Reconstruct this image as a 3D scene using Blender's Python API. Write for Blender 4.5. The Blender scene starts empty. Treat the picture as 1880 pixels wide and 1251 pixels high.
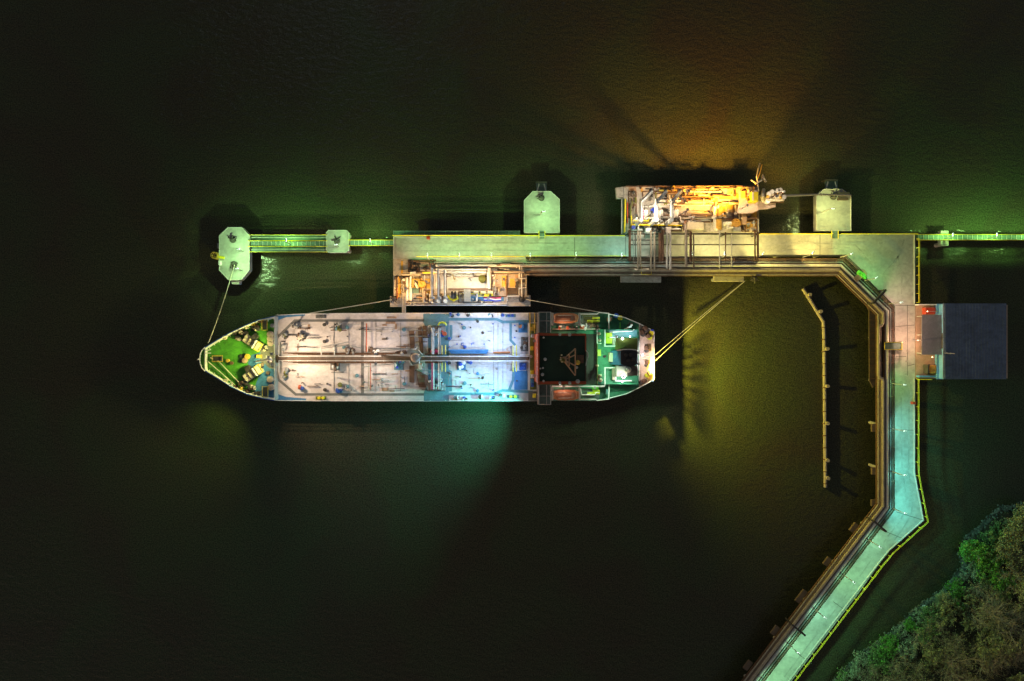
import bpy, math, random
from mathutils import Vector, Matrix
random.seed(7)
sc = bpy.context.scene
COL = sc.collection
H = 165.0                      # camera height above the water
K = 0.74 / 940.0               # half field of view over half the width in survey units
def X(u, z): return (u - 940.0) * K * (H - z)
def Y(v, z): return -(v - 625.5) * K * (H - z)
def P(u, v, z): return Vector((X(u, z), Y(v, z), z))
def M(z): return K * (H - z)   # metres per survey unit at height z

# ------------------------------------------------------------------ materials
def mat(name, col, rough=0.6, metal=0.0, var=0.25, scale=0.8, col2=None, bump=0.0, emit=None, estr=0.0, fine=0.12, stain=0.0, sscale=.35):
    m = bpy.data.materials.new(name); m.use_nodes = True
    nt = m.node_tree; b = nt.nodes['Principled BSDF']
    tc = nt.nodes.new('ShaderNodeTexCoord')
    n = nt.nodes.new('ShaderNodeTexNoise'); n.inputs['Scale'].default_value = scale
    n.inputs['Detail'].default_value = 8; n.inputs['Roughness'].default_value = 0.7
    nt.links.new(tc.outputs['Object'], n.inputs['Vector'])
    r = nt.nodes.new('ShaderNodeValToRGB')
    c2 = col2 if col2 else tuple(max(0.0, c * (1 - var)) for c in col)
    r.color_ramp.elements[0].position = 0.38; r.color_ramp.elements[0].color = (*c2, 1)
    r.color_ramp.elements[1].position = 0.62; r.color_ramp.elements[1].color = (*col, 1)
    nt.links.new(n.outputs['Fac'], r.inputs['Fac'])
    n2 = nt.nodes.new('ShaderNodeTexNoise'); n2.inputs['Scale'].default_value = scale * 9
    n2.inputs['Detail'].default_value = 4
    nt.links.new(tc.outputs['Object'], n2.inputs['Vector'])
    mr = nt.nodes.new('ShaderNodeMapRange'); mr.inputs['From Min'].default_value = 0.3; mr.inputs['From Max'].default_value = 0.7
    mr.inputs['To Min'].default_value = 1 - fine; mr.inputs['To Max'].default_value = 1 + fine
    nt.links.new(n2.outputs['Fac'], mr.inputs['Value'])
    mx = nt.nodes.new('ShaderNodeVectorMath'); mx.operation = 'SCALE'
    nt.links.new(r.outputs['Color'], mx.inputs[0]); nt.links.new(mr.outputs['Result'], mx.inputs['Scale'])
    outc = mx.outputs['Vector']
    if stain:
        n3 = nt.nodes.new('ShaderNodeTexNoise'); n3.inputs['Scale'].default_value = sscale; n3.inputs['Detail'].default_value = 9; n3.inputs['Roughness'].default_value = .65; n3.inputs['Distortion'].default_value = 1.2
        mp3 = nt.nodes.new('ShaderNodeMapping'); mp3.inputs['Location'].default_value = (31, 17, 5); mp3.inputs['Scale'].default_value = (1, 1.6, 1)
        nt.links.new(tc.outputs['Object'], mp3.inputs['Vector']); nt.links.new(mp3.outputs['Vector'], n3.inputs['Vector'])
        r3 = nt.nodes.new('ShaderNodeMapRange'); r3.inputs['From Min'].default_value = .50; r3.inputs['From Max'].default_value = .68; r3.inputs['To Min'].default_value = 1; r3.inputs['To Max'].default_value = 1 - stain
        nt.links.new(n3.outputs['Fac'], r3.inputs['Value'])
        m3 = nt.nodes.new('ShaderNodeVectorMath'); m3.operation = 'SCALE'; nt.links.new(outc, m3.inputs[0]); nt.links.new(r3.outputs['Result'], m3.inputs['Scale']); outc = m3.outputs['Vector']
    nt.links.new(outc, b.inputs['Base Color'])
    b.inputs['Roughness'].default_value = rough; b.inputs['Metallic'].default_value = metal
    if bump:
        bp = nt.nodes.new('ShaderNodeBump'); bp.inputs['Strength'].default_value = bump; bp.inputs['Distance'].default_value = 0.05
        nt.links.new(n2.outputs['Fac'], bp.inputs['Height']); nt.links.new(bp.outputs['Normal'], b.inputs['Normal'])
    if emit:
        b.inputs['Emission Color'].default_value = (*emit, 1); b.inputs['Emission Strength'].default_value = estr
    return m

MT = {}
def mk(k, *a, **kw): MT[k] = mat(k, *a, **kw)
mk('concrete', (.40, .40, .37), .85, var=.24, scale=.16, bump=.3, fine=.12, stain=.20, sscale=.22)
mk('concrete_side', (.42, .40, .39), .85, var=.3, scale=.5)
mk('concrete_warm', (.42, .38, .34), .85, var=.25, scale=.5, bump=.3, stain=.45, sscale=.7)
mk('joint', (.10, .10, .09), .9)
mk('kerb', (.50, .49, .47), .8, var=.2)
mk('yellow', (.75, .62, .02), .45, var=.15)
mk('yellow_worn', (.60, .42, .05), .6, var=.4, scale=2)
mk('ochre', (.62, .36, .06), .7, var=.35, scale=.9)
mk('pipe_pale', (.42, .36, .28), .45, var=.3, scale=.9)
mk('pipe_brown', (.17, .12, .09), .6, var=.4, scale=.8)
mk('pipe_grey', (.30, .33, .33), .45, var=.3)
mk('insul', (.68, .66, .62), .4, metal=.0, var=.2, scale=1.2)
mk('rust', (.16, .085, .05), .85, var=.5, scale=1.4)
mk('dark_steel', (.06, .055, .05), .6, var=.4)
mk('steel', (.30, .30, .29), .5, var=.3, scale=2)
mk('galv', (.48, .48, .47), .5, var=.25, scale=2)
mk('grate', (.12, .19, .17), .7, var=.4, scale=1.5)
mk('grate_brown', (.085, .06, .045), .8, var=.45, scale=.9)
mk('white', (.78, .78, .76), .45, var=.12, scale=1.5)
mk('rail_white', (.75, .75, .74), .45, var=.08)
mk('rope', (.62, .58, .46), .9, var=.2, scale=6)
mk('hull_blue', (.03, .09, .42), .4, var=.3, scale=.3)
mk('deck_pale', (.60, .55, .54), .62, var=.22, scale=.22, bump=.15, fine=.08, stain=.20, sscale=.40)
mk('deck_strip', (.15, .15, .145), .7, var=.25, scale=.5)
mk('deck_teal', (.10, .22, .26), .65, var=.2, scale=.3)
mk('deck_green', (.08, .34, .025), .6, var=.35, scale=.35, bump=.2, stain=.4)
mk('deck_green2', (.035, .22, .12), .6, var=.35, scale=.35, bump=.2, stain=.4, sscale=.6)
mk('deck_blue', (.05, .20, .42), .6, var=.3, scale=.5)
mk('roof_green', (.016, .045, .022), .75, var=.4, scale=.25)
mk('red_paint', (.48, .085, .025), .55, var=.2, scale=.7)
mk('orange', (.52, .19, .08), .45, var=.3, scale=1.5)
mk('orange_canopy', (.42, .17, .09), .5, var=.3, scale=1.2)
mk('brown_plate_and_shade', (.20, .12, .08), .8, var=.3, scale=.8)
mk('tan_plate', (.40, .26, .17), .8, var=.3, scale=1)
mk('tan_dark', (.17, .12, .08), .8, var=.3)
mk('tyre', (.36, .36, .335), .85, var=.3, scale=.5)
mk('pink_deck', (.52, .40, .34), .7, var=.3, scale=.6, bump=.2)
mk('olive', (.16, .17, .03), .7, var=.3)
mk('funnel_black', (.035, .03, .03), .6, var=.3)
mk('cream', (.62, .55, .40), .6, var=.2)
mk('roof_blue', (.13, .18, .28), .55, var=.3, scale=.3, stain=.3)
mk('roof_grey', (.26, .26, .29), .6, var=.2)
mk('shed_wall', (.12, .33, .62), .6, var=.15)
mk('shed_floor', (.42, .30, .22), .8, var=.25)
mk('red_bright', (.45, .05, .025), .5, var=.2)
mk('magenta', (.55, .04, .14), .5)
mk('blue_bright', (.03, .08, .65), .5)
mk('yellow_green', (.55, .62, .03), .5, var=.2)
mk('lime', (.12, .55, .05), .6)
mk('soil', (.050, .040, .022), .95, col2=(.022, .024, .012), scale=.5, bump=.8, fine=.5)
mk('rock', (.12, .135, .11), .9, col2=(.05, .06, .045), scale=1.2, bump=.5)
mk('bark', (.40, .33, .22), .9, var=.4, scale=4)
mk('bark_dark', (.13, .10, .065), .9, var=.4, scale=4)
mk('leaf_bright', (.18, .40, .05), .6, col2=(.09, .27, .03), scale=1.5, fine=.4)
mk('leaf_mid', (.20, .32, .09), .7, col2=(.10, .17, .05), scale=1.2, fine=.4)
mk('leaf_olive', (.30, .33, .13), .75, col2=(.17, .17, .07), scale=1.1, fine=.4)
mk('leaf_pale', (.38, .44, .27), .75, col2=(.2, .24, .14), scale=1.1, fine=.4)
def leafy(k):
    nt = MT[k].node_tree; b = nt.nodes['Principled BSDF']; src = b.inputs['Base Color'].links[0].from_socket
    g = nt.nodes.new('ShaderNodeNewGeometry'); mr = nt.nodes.new('ShaderNodeMapRange'); mr.inputs['To Min'].default_value = .45; mr.inputs['To Max'].default_value = 1.7
    nt.links.new(g.outputs['Random Per Island'], mr.inputs['Value'])
    s = nt.nodes.new('ShaderNodeVectorMath'); s.operation = 'SCALE'; nt.links.new(src, s.inputs[0]); nt.links.new(mr.outputs['Result'], s.inputs['Scale']); nt.links.new(s.outputs['Vector'], b.inputs['Base Color'])
for k_ in ('leaf_bright','leaf_mid','leaf_olive','leaf_pale','rock'): leafy(k_)
def emis(name, col, s): MT[name] = mat(name, (.8, .8, .8), emit=col, estr=s)
G_ = (.40, 1.0, .27); C_ = (.34, 1.0, .74); W_ = (.88, .94, 1.0); O_ = (1.0, .52, .20); A_ = (1.0, .78, .52); BL = (.42, .62, 1.0); YG = (.80, .85, .22)
emis('lens_white', (.75, 1, .85), 7); emis('lens_warm', (1, .65, .35), 7); emis('lens_cool', (.8, .9, 1), 12)

# ------------------------------------------------------------------ mesh builder
class MB:
    def __init__(s): s.v = []; s.f = []
    def add(s, vs, fs):
        o = len(s.v); s.v += [tuple(p) for p in vs]; s.f += [tuple(i + o for i in f) for f in fs]; return s
    def box(s, x0, y0, x1, y1, z0, z1):
        x0, x1 = min(x0, x1), max(x0, x1); y0, y1 = min(y0, y1), max(y0, y1)
        return s.add([(x0,y0,z0),(x1,y0,z0),(x1,y1,z0),(x0,y1,z0),(x0,y0,z1),(x1,y0,z1),(x1,y1,z1),(x0,y1,z1)],
                     [(0,3,2,1),(4,5,6,7),(0,1,5,4),(1,2,6,5),(2,3,7,6),(3,0,4,7)])
    def bev(s, x0, y0, x1, y1, z0, z1, b=.06):
        x0, x1 = min(x0, x1), max(x0, x1); y0, y1 = min(y0, y1), max(y0, y1)
        b = min(b, (x1-x0)*.3, (y1-y0)*.3, (z1-z0)*.4)
        r = []
        for z, q in ((z0, 0), (z1 - b, 0), (z1, b)):
            r.append([(x0+q,y0+q,z),(x1-q,y0+q,z),(x1-q,y1-q,z),(x0+q,y1-q,z)])
        return s.rings(r)
    def rings(s, rr, cap=True):
        n = len(rr[0]); vs = [p for r in rr for p in r]; fs = []
        for i in range(len(rr) - 1):
            for j in range(n):
                fs.append((i*n+j, i*n+(j+1) % n, (i+1)*n+(j+1) % n, (i+1)*n+j))
        if cap:
            fs.append(tuple(range(n))[::-1]); fs.append(tuple((len(rr)-1)*n + j for j in range(n)))
        return s.add(vs, fs)
    def prism(s, pts, z0, z1):
        if sum(pts[i][0]*pts[(i+1) % len(pts)][1] - pts[(i+1) % len(pts)][0]*pts[i][1] for i in range(len(pts))) < 0: pts = pts[::-1]
        return s.rings([[(p[0], p[1], z0) for p in pts], [(p[0], p[1], z1) for p in pts]])
    def tube(s, pts, r, n=7, cap=True):
        pts = [Vector(p) for p in pts]; rr = []
        up = None
        for i, p in enumerate(pts):
            a = pts[max(i-1, 0)]; b = pts[min(i+1, len(pts)-1)]
            t = (b - a).normalized()
            if up is None: up = Vector((0,0,1)) if abs(t.z) < .9 else Vector((1,0,0))
            u = (up - t*up.dot(t))
            if u.length < 1e-5: u = t.orthogonal()
            u.normalize(); w = t.cross(u); up = u
            rad = r[i] if isinstance(r, (list, tuple)) else r
            if 0 < i < len(pts)-1:
                d1 = (p - a).normalized(); d2 = (b - p).normalized(); c = max(.5, math.sqrt(max(0, (1 + d1.dot(d2))/2)))
            else: c = 1
            rr.append([p + (u*math.cos(2*math.pi*k/n) + w*math.sin(2*math.pi*k/n)/c)*rad for k in range(n)])
        return s.rings(rr, cap)
    def cyl(s, c, r, z0, z1, n=12, r2=None):
        r2 = r if r2 is None else r2
        return s.rings([[(c[0]+math.cos(2*math.pi*k/n)*q, c[1]+math.sin(2*math.pi*k/n)*q, z) for k in range(n)] for z, q in ((z0, r), (z1, r2))])
    def lathe(s, c, prof, n=14):
        return s.rings([[(c[0]+math.cos(2*math.pi*k/n)*max(q, .003), c[1]+math.sin(2*math.pi*k/n)*max(q, .003), z) for k in range(n)] for q, z in prof])
    # survey-unit versions (plan positions are given for the top face's height)
    def pb(s, u0, v0, u1, v1, z0, z1, b=0):
        f = (lambda *a: s.bev(*a, b)) if b else s.box
        return f(X(u0, z1), Y(v0, z1), X(u1, z1), Y(v1, z1), z0, z1)
    def pp(s, pts, z0, z1): return s.prism([(X(a, z1), Y(b, z1)) for a, b in pts], z0, z1)
    def pt(s, pts, r, n=7): return s.tube([P(*p) for p in pts], r, n)
    def pc(s, u, v, r, z0, z1, n=12, r2=None): return s.cyl((X(u, z1), Y(v, z1)), r, z0, z1, n, r2)
    def strip(s, pts, w, z0, z1):      # flat band along a plan polyline
        a = offs(pts, w/2); b = offs(pts, -w/2)
        A = [(X(p[0], z1), Y(p[1], z1)) for p in a]; B = [(X(p[0], z1), Y(p[1], z1)) for p in b]
        n = len(A)
        vs = [(x, y, z) for z in (z0, z1) for L in (A, B) for x, y in L]
        fs = []
        for i in range(n-1):
            fs += [(2*n+i, 2*n+i+1, 3*n+i+1, 3*n+i), (i, n+i, n+i+1, i+1), (i, i+1, 2*n+i+1, 2*n+i), (n+i, 3*n+i, 3*n+i+1, n+i+1)]
        fs += [(0, 2*n, 3*n, n), (n-1, 2*n-1, 4*n-1, 3*n-1)]
        return s.add(vs, fs)
def offs(pts, d):
    out = []
    n = len(pts)
    for i in range(n):
        p = Vector(pts[i][:2])
        ns = []
        if i > 0: t = (p - Vector(pts[i-1][:2])).normalized(); ns.append(Vector((-t.y, t.x)))
        if i < n-1: t = (Vector(pts[i+1][:2]) - p).normalized(); ns.append(Vector((-t.y, t.x)))
        m = sum(ns, Vector((0, 0))).normalized()
        k = d / max(.35, m.dot(ns[0]))
        out.append((p.x + m.x*k, p.y + m.y*k))
    return out

# ------------------------------------------------------------------ objects
def mesh_obj(name, mb, m, origin):
    me = bpy.data.meshes.new(name)
    o = Vector(origin)
    me.from_pydata([tuple(Vector(p) - o) for p in mb.v], [], mb.f)
    ms = m if isinstance(m, (list, tuple)) else [m]
    for q in ms: me.materials.append(MT[q])
    me.validate(); me.update()
    ob = bpy.data.objects.new(name, me); COL.objects.link(ob)
    return ob
def thing(name, label, cat, loc, group=None):
    o = bpy.data.objects.new(name, None); COL.objects.link(o); o.location = loc; o.empty_display_size = .5
    o['label'] = label; o['category'] = cat
    if group: o['group'] = group
    o['_o'] = list(loc)
    return o
ORG = {}
def part(name, mb, m, parent, label=None):
    root = parent
    while root.parent: root = root.parent
    ob = mesh_obj(name, mb, m, root.location); ob.parent = parent
    if label: ob['label'] = label
    return ob
def single(name, mb, m, label, cat, group=None, origin=None):
    if origin is None:
        xs = [p[0] for p in mb.v]; ys = [p[1] for p in mb.v]; zs = [p[2] for p in mb.v]
        origin = ((min(xs)+max(xs))/2, (min(ys)+max(ys))/2, min(zs))
    ob = mesh_obj(name, mb, m, origin); ob.location = origin
    ob['label'] = label; ob['category'] = cat
    if group: ob['group'] = group
    return ob
def struct(name, mb, m, kind='structure'):
    ob = mesh_obj(name, mb, m, (0, 0, 0)); ob['kind'] = kind
    return ob
def copy_tree(o, parent=None, loc=None, rot=None, scale=None, label=None):
    c = o.copy(); COL.objects.link(c)
    if parent: c.parent = parent
    if loc is not None: c.location = loc
    if rot is not None: c.rotation_euler = (0, 0, rot)
    if scale is not None: c.scale = scale
    if label: c['label'] = label
    for ch in o.children: copy_tree(ch, c)
    return c
def light(parent, pos, col, power, kind='POINT', target=None, angle=150, blend=.6, rad=.15, smooth=12.0):
    l = bpy.data.lights.new('lamp_light', kind); l.color = col; l.energy = power
    l.shadow_soft_size = rad
    l.specular_factor = .12
    l.use_nodes = True; ln = l.node_tree; em = ln.nodes['Emission']; fo = ln.nodes.new('ShaderNodeLightFalloff')
    fo.inputs['Strength'].default_value = 1.0; fo.inputs['Smooth'].default_value = smooth
    ln.links.new(fo.outputs['Quadratic'], em.inputs['Strength'])
    if kind == 'SPOT': l.spot_size = math.radians(angle); l.spot_blend = blend
    o = bpy.data.objects.new('lamp_light', l); COL.objects.link(o)
    root = parent
    while root.parent: root = root.parent
    o.parent = parent; o.location = Vector(pos) - root.location
    if target is not None:
        o.rotation_euler = (Vector(target) - Vector(pos)).to_track_quat('-Z', 'Y').to_euler()
    return o
ORD = ['first','second','third','fourth','fifth','sixth','seventh','eighth','ninth','tenth','eleventh','twelfth','thirteenth','fourteenth','fifteenth','sixteenth','seventeenth','eighteenth','nineteenth','twentieth']

# ------------------------------------------------------------------ world, moon, camera
w = bpy.data.worlds.new('World'); sc.world = w; w.use_nodes = True
nt = w.node_tree; bg = nt.nodes['Background']
sky = nt.nodes.new('ShaderNodeTexSky'); sky.sky_type = 'NISHITA'; sky.sun_disc = False
sky.sun_elevation = math.radians(8); sky.sun_rotation = math.radians(200)
tint = nt.nodes.new('ShaderNodeMix'); tint.data_type = 'RGBA'; tint.blend_type = 'MULTIPLY'; tint.inputs['Factor'].default_value = 1
tint.inputs['B'].default_value = (1.0, .76, .60, 1)
nt.links.new(sky.outputs['Color'], tint.inputs['A']); nt.links.new(tint.outputs['Result'], bg.inputs['Color'])
bg.inputs['Strength'].default_value = SKY = .105
sd = bpy.data.lights.new('moon', 'SUN'); sd.energy = .03; sd.angle = math.radians(3); sd.color = (.75, .85, 1)
so = bpy.data.objects.new('moon', sd); COL.objects.link(so); so.rotation_euler = (math.radians(35), 0, math.radians(200)); so.location = (0, 0, 120)
cd = bpy.data.cameras.new('camera'); cam = bpy.data.objects.new('camera', cd); COL.objects.link(cam)
cam.location = (0, 0, H); cd.sensor_width = 36; cd.lens = 18/.74; cd.clip_end = 6000; cd.clip_start = 1
sc.camera = cam
sc.view_settings.view_transform = 'Standard'; sc.view_settings.look = 'None'; sc.view_settings.exposure = 0

# ------------------------------------------------------------------ water
mb = MB(); mb.add([(-2500,-2500,0),(2500,-2500,0),(2500,2500,0),(-2500,2500,0)], [(0,1,2,3)])
wm = bpy.data.materials.new('water'); wm.use_nodes = True; nt = wm.node_tree; b = nt.nodes['Principled BSDF']
tc = nt.nodes.new('ShaderNodeTexCoord')
def nz(scale, det, dist=0.0, st=(1,1,1), rot=0):
    mp = nt.nodes.new('ShaderNodeMapping'); mp.inputs['Scale'].default_value = st; mp.inputs['Rotation'].default_value = (0,0,rot)
    n = nt.nodes.new('ShaderNodeTexNoise'); n.inputs['Scale'].default_value = scale; n.inputs['Detail'].default_value = det; n.inputs['Distortion'].default_value = dist
    nt.links.new(tc.outputs['Object'], mp.inputs['Vector']); nt.links.new(mp.outputs['Vector'], n.inputs['Vector']); return n
big = nz(.05, 6, .8); r = nt.nodes.new('ShaderNodeValToRGB')
r.color_ramp.elements[0].position = .35; r.color_ramp.elements[0].color = (.047, .042, .025, 1)
r.color_ramp.elements[1].position = .65; r.color_ramp.elements[1].color = (.044, .053, .026, 1)
nt.links.new(big.outputs['Fac'], r.inputs['Fac'])
gr = nz(3.6, 5, 0); mr = nt.nodes.new('ShaderNodeMapRange'); mr.inputs['From Min'].default_value = .3; mr.inputs['From Max'].default_value = .7
mr.inputs['To Min'].default_value = .35; mr.inputs['To Max'].default_value = 1.65
nt.links.new(gr.outputs['Fac'], mr.inputs['Value'])
sm = nt.nodes.new('ShaderNodeVectorMath'); sm.operation = 'SCALE'; nt.links.new(r.outputs['Color'], sm.inputs[0]); nt.links.new(mr.outputs['Result'], sm.inputs['Scale'])
nt.links.new(sm.outputs['Vector'], b.inputs['Base Color'])
b.inputs['Roughness'].default_value = .12; b.inputs['IOR'].default_value = 1.333
w1 = nz(.55, 5, .3, (1, 1.7, 1), .4); w2 = nz(2.4, 3, .2)
b1 = nt.nodes.new('ShaderNodeBump'); b1.inputs['Strength'].default_value = .55; b1.inputs['Distance'].default_value = .35
b2 = nt.nodes.new('ShaderNodeBump'); b2.inputs['Strength'].default_value = .5; b2.inputs['Distance'].default_value = .10
nt.links.new(w1.outputs['Fac'], b1.inputs['Height']); nt.links.new(w2.outputs['Fac'], b2.inputs['Height'])
nt.links.new(b1.outputs['Normal'], b2.inputs['Normal']); nt.links.new(b2.outputs['Normal'], b.inputs['Normal'])
MT['water'] = wm
struct('water', mb, 'water')

def parts_each(name, mbs, m, parent):
    for q in mbs: part(name, q, m, parent)
# ================================================================== JETTY
ZD = 4.5
# roadway ---------------------------------------------------------
road = thing('jetty_roadway', 'long bending concrete jetty roadway lit green and teal, from ship berth to shore', 'jetty', P(1400, 450, 0))
RP = [(722,434),(1148,434),(1155,429.5),(1680,430),(1680,868),(1697,955.5),(1634,1011),(1615,1034),(1382,1340),(1337,1340),(1643,937),(1643,562),(1550,470),(965,472),(965,476),(722,476)]
part('deck_slab', MB().pp(RP, ZD-1.1, ZD), 'concrete', road)
for pl in ([(722,435),(1148,435)], [(1679.3,431),(1679.3,557)], [(1679.2,696),(1679.2,868),(1695.8,955.5),(1633.2,1010.2),(1614.2,1033.4),(1381,1340)], [(722.6,435),(722.6,476)]):
    part('kerb', MB().strip(pl, 1.5, ZD+.002, ZD+.22), 'kerb', road)
for a, b in (((1148.5,435),(1148.5,471)),((1505.5,431),(1505.5,470)),((1393,431),(1393,470)),((1644,790),(1678,790)),((1645,940),(1694,955)),((1628,977),(1656,988.5)),((1055,436),(1055,471)),((1644,561),(1679,561)),
             ((1644,600),(1679,597)),((1666,560),(1666,690)),((1645,655),(1664,655)),((1667,672),(1679,669)),((1530,1105),(1560,1127)),((1460,1197),(1490,1219))):
    part('expansion_joint', MB().strip([a, b], .9, ZD+.001, ZD+.012), 'joint', road)
pile_mb = MB().cyl((0, 0), .45, -2.5, ZD-1.1, 10)
def piles(parent, pts, top=ZD-1.1, r=.45):
    root = parent
    me = None
    for (u, v) in pts:
        x, y = X(u, ZD), Y(v, ZD)
        if me is None:
            ob = part('pile', MB().cyl((root.location.x, root.location.y), r, -2.5, top, 10), 'concrete_side', parent); me = ob
        else:
            ob = me.copy(); COL.objects.link(ob); ob.parent = parent
        ob.location = (x - root.location.x, y - root.location.y, 0)
pp_ = []
for u in range(760, 1560, 75): pp_ += [(u, 441), (u, 466)]
for v in range(600, 940, 70): pp_ += [(1650, v), (1674, v)]
for i in range(6): pp_ += [(1632-i*55, 975+i*72), (1652-i*55, 988+i*72)]
piles(road, pp_)

# tyre marks and repair patches
for k, pl in enumerate(([(1657,870),(1661,890),(1664,915),(1661,940),(1650,960),(1630,985)],[(1668,868),(1673,892),(1676,918),(1673,945),(1661,966),(1642,992)],[(1654,700),(1655,780),(1656,868)],[(1669,700),(1669,780),(1668,866)],
                        [(1620,505),(1650,470),(1660,440)],[(1655,540),(1656,505),(1648,470)],[(1600,480),(1570,450),(1480,446),(1400,447)],[(1380,458),(1480,459),(1560,455)],[(740,447),(900,446),(1100,447)],[(740,461),(900,460),(1120,461)],[(1627,990),(1560,1085),(1440,1243)],[(1640,998),(1572,1093),(1452,1250)])):
    part('tyre_mark', MB().strip(pl, 2.6, ZD+.001, ZD+.004), 'tyre', road)
rq = random.Random(77)
for k in range(26):
    u, v = rq.choice([(rq.uniform(740, 1140), rq.uniform(440, 466)), (rq.uniform(1400, 1540), rq.uniform(436, 462)), (rq.uniform(1648, 1674), rq.uniform(570, 860)), (rq.uniform(1590, 1670), rq.uniform(440, 490))])
    w_, h_ = rq.uniform(1.5, 7), rq.uniform(1.2, 4)
    part('repair_patch', MB().pb(u, v, u+w_, v+h_, ZD+.007, ZD+.012), 'tyre', road)
# railings --------------------------------------------------------
def railing(label, pts, z, m='yellow', group='yellow railings along the jetty', hgt=1.1, step=3.2, r=.055, posts=True, cat='railing', name='railing', cap=60, rails=(0,.5,1), dbl=False):
    w3 = [P(u, v, z) for u, v in pts]
    t = thing(name, label, cat, w3[0], group)
    rb = MB()
    if dbl:
        for s in (-.9, .9):
            wo = [P(u, v, z) for u, v in offs(pts, s)]
            rb.tube([p + Vector((0, 0, hgt)) for p in wo], .05, 5)
    else:
      for k in rails:
        rb.tube([p + Vector((0, 0, hgt*(.25+.75*k))) for p in w3], r, 5)
    part('rail', rb, m, t)
    if posts:
        seg = [(w3[i+1]-w3[i]).length for i in range(len(w3)-1)]; L = sum(seg); n = max(2, min(cap, int(L/step)+1))
        me = None
        for k in range(n):
            d = L*k/(n-1)*.999; i = 0
            while d > seg[i]: d -= seg[i]; i += 1
            p = w3[i].lerp(w3[i+1], d/seg[i])
            if me is None:
                me = part('post', MB().tube([w3[0], w3[0]+Vector((0,0,hgt))], r*1.1, 5), m, t); ob = me
            else:
                ob = me.copy(); COL.objects.link(ob); ob.parent = t
            ob.location = p - w3[0]
    return t
railing('yellow railing on the north edge of the western roadway, beside the green grating', [(722,433.4),(957,433.4),(957,433.8),(990,433.8)], ZD+.0)
railing('yellow railing on the north roadway edge between the second dolphin bridge and the process platform', [(1000,433.8),(1146,433.8)], ZD)
railing('thin yellow railing on the south roadway edge, between loading platform and process platform', [(966,471),(1148,471)], ZD)
railing('yellow railing on the north roadway edge from process platform to the amber lit dolphin', [(1394,430.6),(1526,430.6)], ZD)
railing('long yellow railing with braces on the north edge of the triangular roadway corner', [(1541,430.6),(1681,430.6)], ZD, step=2.2)
railing('broad double yellow railing down the east edge of the roadway above the shed', [(1682.4,439),(1682.4,556)], ZD, step=2, dbl=True)
railing('long yellow railing along the outer edge of the trestle road below the shed', [(1681.5,696),(1681.5,868),(1698.6,956.5),(1636,1012.5),(1616.5,1035.5),(1384,1342)], ZD, step=3.2, dbl=True)
railing('short yellow railing sticking out east below the shed corner', [(1684,696.5),(1706,696.5)], ZD, r=.08)
railing('yellow railing on the south edge of the western roadway above the loading platform', [(765,472),(963,472)], ZD, posts=False)
railing('dark low railing with hoses on the inner roadway edge beside the amber lit road', [(1395,469.5),(1549,469.5),(1580,500)], ZD, m='dark_steel', group='dark rails', r=.07)

# pipe rack -------------------------------------------------------
R0 = [(765,473.5),(1550,473.5),(1643.5,565),(1643.5,937),(1338,1340)]
rack = thing('pipe_rack', 'brown steel pipe rack running along the ship side of the jetty and trestle', 'pipe rack', P(1560, 520, 0))
R1 = [(965,473.5)] + R0[1:]
part('rack_floor', MB().strip(offs(R1, 17.5), 33, ZD-1.2, ZD-.75), 'grate_brown', rack)
gb = MB()
for d in (1.6, 11, 19.5, 33.2): gb.strip(offs(R1, d), 1.5, ZD-.74, ZD-.25)
part('girder', gb, 'rust', rack)
# cross beams, one mesh each
def along(pts, step, start=0):
    out = []; acc = start
    for i in range(len(pts)-1):
        a, b = Vector(pts[i]), Vector(pts[i+1]); L = (b-a).length
        while acc < L:
            out.append((a.lerp(b, acc/L), (b-a).normalized())); acc += step
        acc -= L
    return out
for (p, t) in along(R1, 31, 12):
    n = Vector((-t.y, t.x)); a = p + n*1.5; b = p + n*34
    m = MB(); m.tube([P(a.x, a.y, ZD-.05), P(b.x, b.y, ZD-.05)], .16, 4)
    part('cross_beam', m, 'rust', rack)
for (u0, v0, u1, v1) in ((1601,779,1608.5,793),(1601,859,1608.5,872),(1600.5,918,1608,930)):
    part('side_ledge', MB().pb(u0, v0, u1, v1, ZD-1.3, ZD-.7), 'tan_dark', rack)
for (u, v, l) in ((1569,970,9),(1520,1032,8),(1472,1096,13),(1424,1159,9),(1374,1223,9)):
    d = Vector((-238, 314)).normalized(); c = Vector((u, v)); n = Vector((d.y, -d.x))
    q = [c + d*l - n*5, c + d*l + n*4, c - d*l + n*4, c - d*l - n*5]
    part('side_ledge', MB().pp([(p.x, p.y) for p in q], ZD-1.3, ZD-.7), 'tan_dark', rack)
part('side_platform', MB().pp([(1560,505),(1575,500),(1612,545),(1612,700),(1603,712),(1597,700),(1596,570)], ZD-1.35, ZD-.85), 'grate_brown', rack)
sp = MB()
for v in range(575, 705, 12): sp.pb(1596.5, v, 1609, v+1.2, ZD-.85, ZD-.6)
part('platform_stiffener', sp, 'rust', rack)
for (a, b, zz) in (((1605,957),(1628,977),7.4),((1455,1148),(1479,1168),7.4),((1604,557),(1628,532),7.4)):
    m = MB(); m.strip([a, b], 3.4, zz-.5, zz)
    g = part('portal_beam', m, 'dark_steel', rack)
    m = MB()
    for q in (a, b): m.cyl((X(q[0], zz), Y(q[1], zz)), .2, ZD-1, zz-.5, 6)
    part('portal_leg', m, 'dark_steel', rack)
piles(rack, [(u, 500) for u in range(1000, 1560, 90)] + [(1615, v) for v in range(620, 940, 80)] + [(1600-i*55, 970+i*72) for i in range(6)], top=ZD-1.2, r=.35)

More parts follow.
